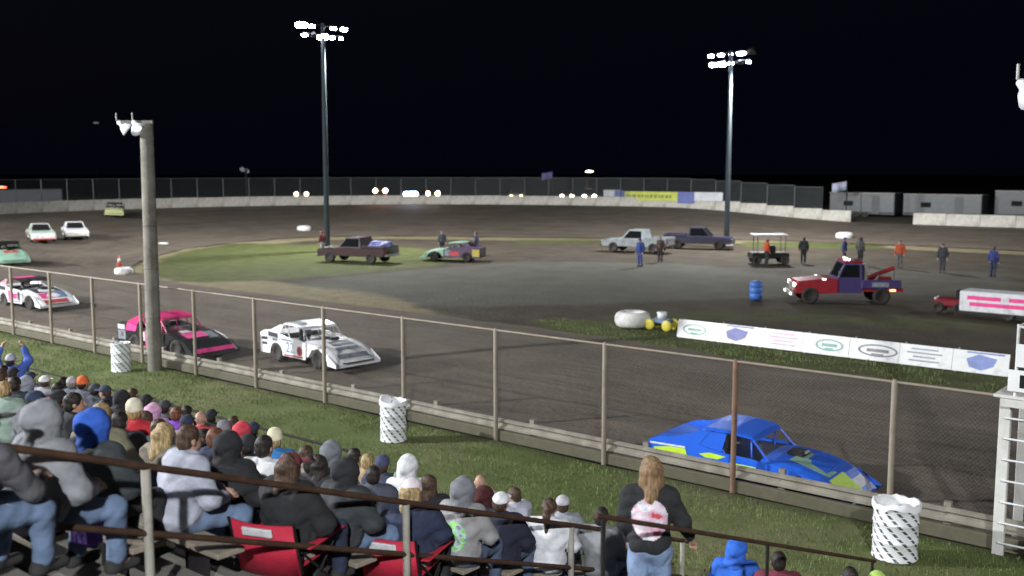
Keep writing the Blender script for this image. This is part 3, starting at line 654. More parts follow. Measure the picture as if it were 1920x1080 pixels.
def grid(lo, hi, h):
    lo = np.array(lo, float); n = np.ceil((np.array(hi) - lo) / h).astype(int) + 1
    ax = [lo[i] + h * np.arange(n[i]) for i in range(3)]
    return lo, np.stack(np.meshgrid(*ax, indexing='ij'), -1)
def cap(P, a, b, r1, r2=None):
    a = np.array(a, float); b = np.array(b, float); r2 = r1 if r2 is None else r2; ab = b - a; pa = P - a
    t = np.clip(pa @ ab / max(ab @ ab, 1e-9), 0, 1); return np.linalg.norm(pa - t[..., None] * ab, axis=-1) - (r1 + (r2 - r1) * t)
def ell(P, c, r):
    r = np.array(r, float); q = np.linalg.norm((P - np.array(c)) / r, axis=-1); return (q - 1) * r.min()
def smin(a, b, k):
    h = np.clip(.5 + .5 * (b - a) / k, 0, 1); return b + (a - b) * h - k * h * (1 - h)
def field(P, prims, k=.04):
    d = None
    for q in prims:
        kk = q.get('k', k); e = cap(P, *q['c']) if 'c' in q else ell(P, *q['e'])
        if q.get('sub'): d = -smin(-d, e, kk) if d is not None else d
        else: d = e if d is None else smin(d, e, kk)
    return d
def sdf_obj(prims, h, name, k=.04, wr=0, post=None, pad=.06, seed=0):
    pts = []
    for q in prims:
        if q.get('sub'): continue
        if 'c' in q:
            r = max(q['c'][2:]); pts += [np.array(q['c'][0]) - r, np.array(q['c'][0]) + r, np.array(q['c'][1]) - r, np.array(q['c'][1]) + r]
        else: pts += [np.array(q['e'][0]) - np.array(q['e'][1]), np.array(q['e'][0]) + np.array(q['e'][1])]
    pts = np.array(pts); org, P = grid(pts.min(0) - pad, pts.max(0) + pad, h)
    d = field(P, prims, k)
    if wr:  # cloth folds: ridged waves crossing the limb
        r = np.random.default_rng(seed)
        for _ in range(5):
            w = r.normal(0, 1, 3) * (14, 14, 22); d = d + wr * (1 - 1.6 * np.abs(np.sin(.5 * (P @ w) + r.uniform(0, 6) + 1.5 * np.sin(P @ (r.normal(0, 1, 3) * 9)))))
    if post is not None: d = post(P, d)
    V, Q = surface_nets(d, org, h); me = bpy.data.meshes.new(name); me.from_pydata(V.tolist(), [], Q.tolist()); me.polygons.foreach_set('use_smooth', [True] * len(Q)); me.update(); return me
def C_(a, b, r1, r2=None, **k): return dict(c=(a, b, r1, r1 if r2 is None else r2), **k)
def E_(c, r, **k): return dict(e=(c, r), **k)
def mir(p): return (-p[0], p[1], p[2])
def V3(a, b, t): return tuple(a[i] + (b[i] - a[i]) * t for i in range(3))

def pose_seated(ly, elb, wri, knee=.13, asym=0, chest=0):
    J = dict(hip=(0, 0, .53), chest=(0, ly * .55 - .01, .80), neck=(0, ly, 1.03), head=(0, ly + .035, 1.19))
    for s, n in ((1, 'R'), (-1, 'L')):
        J['sh' + n] = (.185 * s, ly * .95, .985); J['el' + n] = (elb[0] * s, elb[1] + asym * s, elb[2]); J['wr' + n] = (wri[0] * s, wri[1] + asym * s, wri[2])
        J['hp' + n] = (.09 * s, .03, .52); J['kn' + n] = (knee * s, .47, .51); J['an' + n] = (knee * .9 * s, .43 + .05 * s, .09)
    return J
POSES = dict(lap=pose_seated(.02, (.26, .12, .73), (.14, .36, .63)), lean=pose_seated(.20, (.20, .40, .68), (.06, .55, .70), .17), cross=pose_seated(-.02, (.27, .08, .70), (.09, .25, .72), .10, .03), wide=pose_seated(.09, (.30, .17, .74), (.10, .40, .66), .19, -.04))
J = pose_seated(.02, (.33, .10, 1.20), (.22, .14, 1.42)); POSES['raise'] = J
def pose_stand(stride, arm):
    J = dict(hip=(0, 0, .95), chest=(0, .0, 1.22), neck=(0, .015, 1.47), head=(0, .05, 1.63))
    for s, n in ((1, 'R'), (-1, 'L')):
        J['sh' + n] = (.18 * s, 0, 1.42); J['hp' + n] = (.09 * s, 0, .92); J['kn' + n] = (.10 * s, .03 + stride * s * .5, .50); J['an' + n] = (.10 * s, -.02 + stride * s, .09)
        J['el' + n] = (.27 * s, -.03, 1.15); J['wr' + n] = (.27 * s, .08, .91)
    if arm: J['elR'] = (.29, .06, 1.17); J['wrR'] = (.36, .22, .97); J['elL'] = (-.225, .02, 1.15); J['wrL'] = (-.20, .16, .95)
    return J
POSES['walk'] = pose_stand(.13, True); POSES['stand'] = pose_stand(.02, False)

def hand(w, d, s, seed):
    """palm and five fingers from wrist w along direction d; s mirrors the thumb side"""
    d = Vector(d).normalized(); side = d.cross(Vector((0, 0, 1))); side = side.normalized() if side.length > .1 else Vector((1, 0, 0)); nrm = side.cross(d); w = Vector(w); pr = []
    pc = w + d * .05; pr.append(C_(tuple(w), tuple(w + d * .075), .027, .033, k=.02))
    for i, (o, l) in enumerate(((-.030, .058), (-.010, .070), (.011, .066), (.031, .050))):
        a = w + d * .088 + side * o; b = a + d * l * .55 - nrm * .008; c = b + d * l * .35 - nrm * .024; pr += [C_(tuple(a), tuple(b), .0105, .010, k=.006), C_(tuple(b), tuple(c), .010, .009, k=.006)]
    a = w + d * .03 - side * .026 * s; b = a + d * .035 - side * .030 * s; c = b + d * .028 - side * .006 * s; pr += [C_(tuple(a), tuple(b), .013, .012, k=.01), C_(tuple(b), tuple(c), .012, .010, k=.006)]
    return pr
def body_prims(J):
    h = J['head']; pr = [E_(J['hip'], (.15, .11, .12)), C_(J['hip'], J['chest'], .115, .125), E_(V3(J['chest'], J['neck'], .35), (.155, .105, .15)), C_(J['shL'], J['shR'], .055), C_(V3(J['neck'], J['chest'], .1), (h[0], h[1] - .015, h[2] - .06), .054, .05, k=.03)]
    for n in 'LR':
        pr += [C_(J['sh' + n], J['el' + n], .052, .042), C_(J['el' + n], J['wr' + n], .041, .028), C_(J['hp' + n], J['kn' + n], .085, .058), C_(J['kn' + n], J['an' + n], .056, .038), C_(J['an' + n], (J['an' + n][0], J['an' + n][1] + .14, .045), .035, .03)]
        pr += hand(J['wr' + n], Vector(J['wr' + n]) - Vector(J['el' + n]), 1 if n == 'R' else -1, 0)
    pr += [E_((h[0], h[1] - .012, h[2] + .025), (.074, .092, .095), k=.02), E_((h[0], h[1] + .03, h[2] - .045), (.054, .062, .070), k=.03), C_((h[0], h[1] + .088, h[2] + .02), (h[0], h[1] + .106, h[2] - .022), .009, .013, k=.012), E_((h[0], h[1] + .087, h[2] - .062), (.024, .012, .012), k=.008)]
    for s in (-1, 1): pr += [E_((s * .078, h[1] - .008, h[2] - .005), (.011, .022, .034), k=.008), E_((s * .031, h[1] + .092, h[2] + .016), (.018, .014, .011), sub=True, k=.012)]
    return pr
def jacket_prims(J, bulk=0.0, hood=False, long=0.0):
    b = bulk; seated = J['hip'][2] < .7
    pr = [E_((J['hip'][0], J['hip'][1] - (.01), J['hip'][2] + .05 - long), (.185 + b, .150 + b, .13 + long)), C_(V3(J['hip'], J['chest'], .2), J['chest'], .150 + b * .8, .150 + b), E_(V3(J['chest'], J['neck'], .40), (.195 + b, .135 + b, .185)), C_((J['shL'][0] * .8, *J['shL'][1:]), (J['shR'][0] * .8, *J['shR'][1:]), .078 + b * .4), C_(V3(J['neck'], J['chest'], .25), V3(J['neck'], J['head'], .12), .085, .072, k=.05)]
    for n in 'LR':
        w = V3(J['el' + n], J['wr' + n], .93); pr += [C_(J['sh' + n], J['el' + n], .080 + b * .5, .068 + b * .5, k=.05), C_(J['el' + n], w, .066 + b * .4, .046 + b * .3, k=.04)]
    if hood: pr += [E_((0, J['neck'][1] - .095, J['neck'][2] + .0), (.135, .075, .085), k=.04), C_((-.07, J['neck'][1] + .02, J['neck'][2] + .035), (.07, J['neck'][1] - .05, J['neck'][2] + .045), .045, k=.04), C_((.07, J['neck'][1] + .02, J['neck'][2] + .035), (-.07, J['neck'][1] - .05, J['neck'][2] + .045), .045, k=.04)]
    return pr
def trouser_prims(J):
    pr = [E_((J['hip'][0], J['hip'][1], J['hip'][2] - .01), (.178, .145, .115))]
    for n in 'LR': pr += [C_(J['hp' + n], J['kn' + n], .108, .082, k=.05), C_(J['kn' + n], V3(J['kn' + n], J['an' + n], .93), .080, .064, k=.03)]
    return pr
MESH = {}
def asset(key, fn):
    if key not in MESH: MESH[key] = fn()
    return MESH[key]
def person_mesh(pose, part, **kw):
    J = POSES[pose]; key = (pose, part, tuple(sorted(kw.items())))
    if part == 'body': return asset(key, lambda: sdf_obj(body_prims(J), .0115, 'body', .045))
    if part == 'jacket': return asset(key, lambda: sdf_obj(jacket_prims(J, kw.get('bulk', 0), kw.get('hood', False)), .0165, 'jacket', .07, .0048, seed=kw.get('seed', 1)))
    if part == 'trousers': return asset(key, lambda: sdf_obj(trouser_prims(J), .0165, 'trousers', .06, .0042, seed=2))
    if part == 'shoe': return asset(key, lambda: sdf_obj([C_((0, -.05, .05), (0, .13, .042), .048, .046), C_((0, -.04, .05), (0, -.03, .10), .05, .05)], .014, 'shoe'))
# head pieces, modelled round the head centre
def carve_face(P, d): return np.maximum(d, -ell(P, (0, .15, -.02), (.085, .13, .125)))
def hp(key):
    T = dict(
        hood=lambda: sdf_obj([E_((0, -.03, .035), (.118, .135, .135)), E_((0, -.055, -.10), (.120, .11, .11)), C_((0, -.07, .10), (0, -.15, .03), .05, .045), E_((0, -.04, -.17), (.15, .12, .06))], .0135, 'hood', .05, .0042, carve_face, seed=5),
        short=lambda: sdf_obj([E_((0, -.022, .038), (.083, .098, .096)), E_((0, -.06, -.03), (.066, .055, .07))], .011, 'hair', .03, .0022, lambda P, d: np.maximum(d, -ell(P, (0, .135, -.05), (.10, .11, .13))), seed=6),
        long=lambda: sdf_obj([E_((0, -.024, .036), (.092, .106, .102)), C_((0, -.07, 0), (0, -.12, -.22), .085, .075), C_((.05, -.05, 0), (.07, -.06, -.20), .05, .045), C_((-.05, -.05, 0), (-.07, -.06, -.20), .05, .045)], .012, 'hair', .04, .0045, lambda P, d: np.maximum(d, -ell(P, (0, .135, -.05), (.085, .12, .15))), seed=7),
        tail=lambda: sdf_obj([E_((0, -.022, .036), (.086, .100, .098)), C_((0, -.11, .03), (0, -.17, -.03), .035, .04), C_((0, -.17, -.03), (0, -.165, -.24), .042, .02)], .011, 'hair', .02, .003, lambda P, d: np.maximum(d, -ell(P, (0, .135, -.05), (.09, .12, .13))), seed=8),
        beanie=lambda: sdf_obj([E_((0, -.012, .055), (.094, .110, .100)), E_((0, -.02, .10), (.07, .08, .06))], .011, 'beanie', .03, .002, lambda P, d: np.maximum(d, (.012 - P[..., 2]) * .9), seed=9),
        cap=lambda: sdf_obj([E_((0, -.014, .05), (.090, .106, .092)), E_((0, .13, .035), (.070, .085, .014))], .010, 'cap', .012, .0005, lambda P, d: np.maximum(d, (.020 - P[..., 2]) * .9)))
    return asset(('head', key), T[key])
HAIR = dict(brown=(.065, .036, .020), dark=(.018, .013, .010), blond=(.36, .26, .12), grey=(.20, .19, .18), auburn=(.14, .055, .025), dishwater=(.22, .14, .07))
def hairmat(n): 
    m_ = mat('hair_' + n, HAIR[n], .55, 0, .6, 6, bump=.7, bscale=9)
    if not m_.get('streak'):          # strands: noise stretched along the hair
        m_['streak'] = 1; mp_ = m_.node_tree.nodes.new('ShaderNodeMapping'); mp_.inputs['Scale'].default_value = (9, 9, 1.3); tc_ = [q for q in m_.node_tree.nodes if q.type == 'TEX_COORD'][0]
        for q in [q for q in m_.node_tree.nodes if q.type == 'TEX_NOISE']: m_.node_tree.links.new(mp_.outputs[0], q.inputs['Vector'])
        m_.node_tree.links.new(tc_.outputs['Object'], mp_.inputs[0])
    return m_
def patch(parent, jm, pose, cols, w, hgt, cz, cx=0, seed=0):
    """flat print lying on the back of a jacket: small coloured tiles cast onto the cloth"""
    bv = asset(('bvh', jm.name), lambda: BVHTree.FromPolygons([v.co[:] for v in jm.vertices], [p.vertices[:] for p in jm.polygons])); r = random.Random(seed); nx, nz = 30, 30; hit = {}
    for i in range(nx + 1):
        for j in range(nz + 1):
            x = cx + w * (i / nx - .5); z = cz + hgt * (j / nz - .5); h = bv.ray_cast(Vector((x, -1, z)), Vector((0, 1, 0)))
            if h[0] is not None: hit[i, j] = h[0] + Vector((0, -.006, 0))
    groups = {}
    for i in range(nx):
        for j in range(nz):
            u, v = (i + .5) / nx * 2 - 1, (j + .5) / nz * 2 - 1
            if u * u + v * v > 1.05 or any((i + a, j + b) not in hit for a in (0, 1) for b in (0, 1)): continue
            n = noise.noise((u * 1.5 + seed * 3.1, v * 2.6, seed)) * 1.3 + .3 * noise.noise((u * 5, v * 9, seed + 4)); k = int((n * .5 + .5) * len(cols) * .999); k = min(max(k, 0), len(cols) - 1)
            groups.setdefault(k, []).append((i, j))
    for k, cl in groups.items():
        mb = MB()
        for i, j in cl: mb.add([hit[i, j], hit[i + 1, j], hit[i + 1, j + 1], hit[i, j + 1]], [(0, 1, 2, 3)])
        tag(mb.build('print', cloth(cols[k]), parent), kind='stuff')
def person(loc, rz, label, pose='lap', top=(.2, .2, .2), legs=(.08, .11, .18), head='short', hair='brown', hcol=None, bulk=0.0, hood_down=False, scale=1.0, group='spectators in the grandstand', prints=None, zscale=None, shoe=(.03, .03, .03), seed=1):
    t = thing('person', label, 'person', loc, rz, group, (scale, scale, zscale or scale)); J = POSES[pose]
    link('body', person_mesh(pose, 'body'), SKIN, t)
    jm = person_mesh(pose, 'jacket', bulk=round(bulk + .018, 3), hood=hood_down, seed=seed % 3); jo = link('jacket', jm, cloth(top), t); link('trousers', person_mesh(pose, 'trousers'), cloth(legs), t)
    for n in 'LR': a = J['an' + n]; link('shoe', person_mesh(pose, 'shoe'), cloth(shoe), t, (a[0], a[1] + .01, 0))
    hd = J['head']; kinds = head.split('+')
    for kd in kinds:
        if kd == 'none': continue
        m_ = cloth(hcol) if kd in ('hood', 'beanie', 'cap') and hcol else (cloth(top) if kd == 'hood' else hairmat(hair))
        link({'hood': 'hood', 'beanie': 'beanie', 'cap': 'cap'}.get(kd, 'hair'), hp(kd), m_, t, hd, (0, 0, random.uniform(-.12, .12) if kd != 'hood' else 0))
    if prints: patch(jo, jm, pose, *prints)
    return t

def seat(px, py, y, label, turn=0, **k):
    """a spectator on the bench whose row is nearest to y, where the sight line through the head crosses it"""
    turn += .42; row = min(ROWS, key=lambda r: abs(r - y)); pose = k.get('pose', 'lap'); J = POSES[pose]
    p = YP(px, py, row + J['head'][1]); z = TZ(row); s = (p.z - z) / 1.315; base = k.pop('base', None)
    s = min(1.15, max(.90, s)); c, sn = math.cos(turn), math.sin(turn); hy = J['head'][1]
    x = p.x + hy * sn
    zs = s; sc = 1.07
    return person((x, row - hy * (c - 1) * 0, z + .43 - .43 * zs), turn, label, zscale=zs, scale=sc, **k)
DENIM = (.13, .19, .30); NAVY = (.026, .036, .075); BLK = (.022, .023, .026); GREY = (.24, .25, .27); LG = (.40, .42, .50); WHT = (.72, .74, .76); RED = (.50, .03, .04); ROY = (.03, .11, .50); TAN = (.42, .30, .16); OLV = (.20, .19, .12); MAR = (.16, .03, .05); CHAR = (.04, .045, .05)
r_ = .3
# ---- the near group along the handrail
seat(-34, 800, 2.6, 'person in a checked black and white jacket and jeans at the handrail', -.2, top=(.10, .10, .11), legs=DENIM, pose='lean', head='cap+short', hcol=BLK, prints=([WHT, BLK, GREY], .34, .34, .86, 0, 2))
seat(86, 755, 3.45, 'person in a grey hooded sweatshirt with the hood up, leaning forward in jeans', -.35, top=GREY, legs=DENIM, pose='wide', head='hood', bulk=.035)
seat(179, 770, 4.2, 'person with a royal blue hood and a dark charcoal jacket', -.25, top=(.045, .055, .058), legs=BLK, head='hood', hcol=ROY, bulk=.04)
seat(354, 795, 5.0, 'man with short brown hair in a pale grey hooded sweatshirt and jeans', -.55, top=LG, legs=DENIM, pose='wide', head='short', hair='brown', hood_down=True, bulk=.02)
seat(190, 752, 4.9, 'blond person in an olive tan jacket in front of the royal blue hood', -.1, top=OLV, head='short', hair='blond', hood_down=True, bulk=.03)
seat(140, 736, 5.5, 'dark haired person in a black jacket looking sideways next to a blond head', -.9, top=BLK, head='short', hair='dark')
seat(253, 748, 6.0, 'person with a cream beanie and a bright red jacket', .1, top=RED, legs=BLK, head='beanie+short', hair='blond', hcol=(.7, .66, .5), hood_down=True)
seat(311, 798, 5.5, 'blond woman in a tan grey jacket behind the pale grey sweatshirt', -.2, top=(.26, .23, .18), head='long', hair='blond')
seat(405, 803, 6.6, 'person with light brown hair and a navy jacket with pale collar', .1, top=NAVY, head='short', hair='auburn', hood_down=True)
seat(430, 812, 5.9, 'person in a plain black hooded jacket next to the pale grey sweatshirt', -.1, top=BLK, legs=BLK, head='hood', bulk=.03)
seat(496, 812, 6.3, 'dark haired person in a white jacket with a colourful print', -.1, top=WHT, head='short', hair='dark', prints=([(.25, .2, .3), WHT, (.5, .4, .3), (.2, .25, .5)], .30, .22, .80, 0, 4))
seat(517, 802, 8.0, 'person with a cream beanie and a bright blue jacket', .2, top=(.03, .18, .45), head='beanie+short', hair='blond', hcol=(.72, .68, .48))
seat(545, 850, 5.9, 'woman with long brown hair, maroon cap and black jacket in a red chair', -.3, top=BLK, legs=NAVY, head='cap+long', hair='brown', hcol=(.16, .035, .045), bulk=.03, pose='cross')
seat(622, 826, 8.0, 'person in a slate grey hood with a bright print on the back', .1, top=(.17, .19, .21), head='hood', prints=([(.6, .15, .15), (.65, .6, .5), (.3, .55, .1), (.17, .19, .21)], .30, .30, .84, 0, 6))
seat(665, 840, 9.0, 'brown haired person in a tan canvas jacket', .0, top=TAN, head='short', hair='dark', bulk=.03)
seat(651, 866, 6.6, 'person in a black hood and black jacket with jeans, by the tan jacket', -.4, top=CHAR, legs=DENIM, head='hood', hcol=BLK, bulk=.03, pose='wide')
seat(718, 858, 9.0, 'person with a navy beanie and navy jacket next to the white hood', .1, top=(.05, .06, .10), head='beanie+short', hcol=(.06, .07, .14))
seat(766, 850, 8.9, 'person in a white hooded top with the hood up', .1, top=WHT, head='hood')
seat(752, 886, 8.2, 'grey haired person in a white top with the hood lying down', .15, top=(.62, .66, .74), head='short', hair='grey', hood_down=True)
seat(774, 908, 7.3, 'woman with a white and pink beanie, blond hair and a navy jacket', -.1, top=NAVY, legs=BLK, head='beanie+long', hair='blond', hcol=(.75, .68, .72), bulk=.05)
seat(806, 896, 8.4, 'brown haired person in a dark jacket between the navy jacket and a grey hood', .0, top=BLK, head='long', hair='brown')
seat(870, 896, 8.1, 'person in a grey hood with a green and blue print on the back', -.2, top=(.30, .30, .30), head='hood', hcol=(.19, .20, .22), prints=([(.15, .25, .55), (.25, .6, .15), (.4, .6, .55), (.30, .30, .30)], .26, .30, .78, 0, 9))
seat(901, 889, 10.5, 'pale bald person in the front row by the grass', .2, top=(.45, .35, .33), head='none')
seat(908, 921, 9.0, 'person in a black and red hood', .0, top=BLK, head='hood', hcol=(.06, .012, .014), prints=([RED, BLK], .2, .2, .95, 0, 3))
seat(940, 928, 8.2, 'person with a white cap and a navy jacket with a yellow oval emblem', -.15, top=(.018, .02, .04), head='cap+short', hcol=WHT, bulk=.03, prints=([(.55, .45, .05), (.6, .5, .08), (.06, .05, .03)], .24, .15, .80, -.02, 5))
seat(967, 914, 10.6, 'person in a pale grey jacket turning to the side in the front row', 1.0, top=(.45, .46, .54), head='short', hair='brown')
seat(1031, 935, 9.2, 'woman with a long brown ponytail in a white top', .0, top=(.68, .70, .74), head='tail', hair='brown', pose='lap')
seat(1056, 930, 10.5, 'person with a pale grey cap in the front row in front of the ponytail', .1, top=(.3, .32, .36), head='cap+short', hcol=(.5, .5, .54))
seat(1129, 950, 9.9, 'dark haired person in a plain grey shirt beside the walking woman', -.1, top=(.22, .235, .25), head='short', hair='dark')
seat(1382, 1015, 10.6, 'person in a bright royal blue hooded top in the front row', -.1, top=(.03, .14, .62), head='hood', prints=([WHT, (.03, .14, .62)], .16, .14, .8, 0, 3))
seat(1461, 1036, 10.8, 'dark haired person in a maroon top in the front row', .1, top=MAR, head='short', hair='dark')
seat(1594, 1062, 10.8, 'dark haired child in the front row beside the lime cap', 0, top=BLK, head='short', hair='dark')
seat(1646, 1070, 10.8, 'person in a lime green cap in the front row', 0, top=(.4, .6, .1), head='cap+short', hcol=(.45, .7, .15))
# ---- the far rows
seat(20, 652, 9.6, 'person in a blue jacket lifting both arms in the far rows', .2, top=(.07, .13, .48), pose='raise', head='cap+short', hcol=(.5, .5, .55), hair='dark')
seat(8, 697, 8.2, 'dark haired person in a dark grey top in the far rows', .2, top=(.10, .11, .13), hair='dark')
seat(26, 700, 8.9, 'person with a black cap and white collar in the far rows', .3, top=(.3, .32, .38), head='cap+short', hcol=BLK, hair='dark', hood_down=True)
seat(52, 735, 7.0, 'person in a pale slate hood above a mauve jacket', .1, top=(.22, .14, .15), head='hood', hcol=(.28, .31, .36))
seat(58, 714, 8.4, 'person with a dark navy cap in the far rows', .2, top=(.12, .13, .17), head='cap+short', hcol=NAVY, hair='dark')
seat(86, 727, 8.6, 'person with a white cap next to a bright orange jacket', .1, top=(.3, .3, .32), head='cap+short', hcol=WHT, hair='brown')
seat(110, 730, 7.6, 'person with a bright orange hunting jacket', .1, top=(.75, .16, .05), head='short', hair='dark', bulk=.03)
seat(136, 708, 9.2, 'person with a pale grey cap near the orange cap', .1, top=(.09, .10, .12), head='cap+short', hcol=(.4, .4, .42), hair='grey')
seat(156, 706, 9.4, 'person with a bright orange cap', .0, top=(.10, .11, .14), head='beanie+short', hcol=(.8, .17, .05), hair='dark')
seat(179, 721, 9.0, 'person with a dark grey cap next to the orange cap', .2, top=(.06, .07, .09), head='cap+short', hcol=(.06, .065, .08), hair='dark')
seat(203, 722, 9.2, 'person with a navy cap looking back over the shoulder', 1.5, top=NAVY, head='cap+short', hcol=(.04, .05, .09), hair='brown')
seat(230, 735, 8.8, 'person in a black hood in the far rows', .1, top=BLK, head='hood')
seat(275, 740, 9.6, 'person with a small black cap by the dark front rail', .1, top=(.12, .12, .14), head='cap+short', hcol=BLK, hair='dark')
seat(289, 765, 8.2, 'person in a pale pink hood', .1, top=(.62, .36, .52), head='hood')
seat(332, 764, 8.8, 'brown haired person in a purple jacket', .1, top=(.18, .05, .42), head='short', hair='auburn')
seat(377, 770, 8.9, 'bald person in a red top near a black cap', .1, top=(.40, .05, .06), head='none')
seat(397, 768, 9.8, 'person with a black cap beside the bald head', .1, top=BLK, head='cap+short', hcol=BLK, hair='dark')
seat(421, 795, 8.4, 'person with a slate grey cap behind the red hood', .1, top=(.16, .17, .2), head='beanie+short', hcol=(.2, .21, .24))
seat(455, 795, 8.9, 'person in a coral red hood', .1, top=(.60, .06, .09), head='hood')
seat(14, 800, 5.2, 'blond person in a pale green jacket beyond the grey hood', .1, top=(.30, .40, .34), head='short', hair='blond')
seat(200, 770, 7.3, 'person in a charcoal jacket between the blue hood and the red jacket', .1, top=CHAR, head='short', hair='dark')
seat(300, 822, 6.6, 'person in a dark teal jacket behind the blond woman', .1, top=(.03, .05, .07), head='short', hair='brown')
seat(585, 860, 7.4, 'person in a dark grey jacket behind the red chair', .1, top=(.05, .05, .055), head='short', hair='dark')
# ---- more heads filling the rows
FILL = [(112, 772, 6.6, CHAR, 'cap+short', 'dark', BLK, 'person with a black cap between the grey hood and an olive jacket'), (228, 790, 5.9, (.05, .05, .06), 'short', 'dark', None, 'dark haired person in a black top right of the royal blue hood'), (275, 805, 6.9, (.08, .03, .04), 'long', 'brown', None, 'long haired person in a dark plum top near the blond woman'),
        (352, 783, 7.9, (.30, .31, .33), 'cap+short', 'brown', NAVY, 'person with a navy cap and grey top in front of the pale sweatshirt'), (385, 812, 6.0, NAVY, 'short', 'dark', None, 'dark haired person in a navy top beside the pale sweatshirt'), (466, 822, 6.9, (.02, .02, .025), 'beanie+short', 'dark', BLK, 'person with a black beanie left of the white printed jacket'),
        (575, 838, 7.9, (.28, .24, .20), 'short', 'brown', None, 'brown haired person in a beige top left of the slate hood'), (600, 872, 6.7, (.04, .04, .05), 'long', 'dark', None, 'person with long dark hair beside the red chair'), (700, 878, 7.6, (.07, .08, .11), 'short', 'dark', None, 'dark haired person in a slate top between black hood and beanie'), (690, 852, 9.6, (.40, .30, .18), 'short', 'blond', None, 'blond person in a sand coloured top in front of the canvas jacket'),
        (32, 748, 6.2, (.04, .05, .06), 'short', 'dark', None, 'dark haired person in a teal black top at the slate hood'),
        (68, 762, 5.3, (.16, .17, .19), 'cap+short', 'dark', (.03, .05, .10), 'person with a dark blue cap left of the big grey hood'), (5, 722, 7.4, (.20, .21, .24), 'short', 'brown', None, 'brown haired person in a slate grey top in the far rows'), (250, 728, 9.8, (.06, .06, .08), 'short', 'brown', None, 'brown haired person in a black top next to the black hood'), (120, 712, 9.7, (.05, .05, .07), 'short', 'dark', None, 'dark haired person in a black top left of the pale grey cap'),
        (310, 752, 9.4, (.10, .11, .13), 'cap+short', 'dark', (.05, .05, .06), 'person with a dark cap behind the pale pink hood'), (352, 762, 9.5, (.04, .04, .05), 'short', 'dark', None, 'dark haired person in black next to the purple jacket'), (438, 780, 9.7, (.20, .2, .22), 'short', 'brown', None, 'brown haired person in a grey top behind the coral hood'), (475, 792, 9.6, (.05, .06, .10), 'cap+short', 'dark', NAVY, 'person with a navy cap right of the coral hood')]
for q, (px, py, y, top, hd, hr_, hc, lab) in enumerate(FILL): seat(px, py, y, lab, random.uniform(-.2, .25), top=top, head=hd, hair=hr_, hcol=hc, pose=('lap', 'wide', 'cross')[q % 3], legs=(BLK, NAVY, DENIM)[q % 3])
# ---- the woman walking down the aisle
zf = TZ(7.51) + .18
p = YP(1226, 855, 7.75)
woman = person((p.x, 7.7, zf), .50, 'woman on her feet in a black jacket with pink print and jeans', pose='walk', top=BLK, legs=(.20, .28, .44), head='long', hair='dishwater', bulk=-.012, scale=(p.z - zf) / 1.765, group='people on their feet', prints=([(.6, .08, .10), (.66, .38, .50), (.72, .52, .62), (.74, .70, .74), (.5, .6, .7)], .32, .36, 1.24, 0, 12))

# ---- red folding chairs, cushions
REDC = mat('chair_red', (.50, .018, .05), .75, 0, .15, 6, bump=.2, bscale=40)
def red_chair(px, py, y, lab, rz):
    row = min(ROWS, key=lambda r: abs(r - y)); t = thing('folding_chair', lab, 'chair', (px, y, TZ(row)), rz, 'red folding chairs', (1, 1, .8))
    n = 8; bk = MB(); rings = []
    for i in range(n + 1):
        u = i / n * 2 - 1; rings.append([(u * .30, -.30 - .05 * (1 - u * u), .36), (u * .31, -.42 - .07 * (1 - u * u), 1.0), (u * .31, -.445 - .07 * (1 - u * u), 1.0), (u * .30, -.325 - .05 * (1 - u * u), .36)])
    b_ = bk.loft(rings, True, True).build('backrest', REDC, t); MB().box((0, -.512, .92), (.30, .025, .10), 0, .01, M=Matrix.Rotation(.18, 3, 'X')).build('emblem', WHITEP, b_)
    MB().box((0, .0, .455), (.58, .60, .03), 0, .012).build('seat', REDC, t)
    for s in (-1, 1):
        MB().box((s * .36, 0, .70), (.10, .62, .03), 0, .012).build('armrest', REDC, t); MB().tube([(s * .30, -.28, .02), (s * .36, .30, .70)], .013, 6).build('leg', BLACK, t); MB().tube([(s * .30, .30, .02), (s * .33, -.33, .66)], .013, 6).build('leg', BLACK, t); MB().tube([(s * .31, -.30, .40), (s * .33, -.45, 1.02)], .013, 6).build('back_post', BLACK, t)
red_chair(-7.24, 1000, 5.62, 'red folding chair of the woman in the maroon cap', .35)
red_chair(-7.2, 1050, 7.05, 'red folding chair behind the navy jacket and a handrail post', .35)
p = YP(160, 940, 3.75); t = thing('seat_bag', 'purple bag on the bench behind the charcoal jacket', 'bag', (p.x, 3.75 - .0, TZ(min(ROWS, key=lambda r: abs(r - 3.75))) + .43), .3)
PUR = cloth((.16, .08, .42)); MB().box((0, 0, .17), (.26, .16, .36), 0, .05).build('bag', PUR, t); MB().tube([(-.08, 0, .34), (-.05, 0, .43), (.05, 0, .43), (.08, 0, .34)], .012, 6).build('handle', PUR, t)

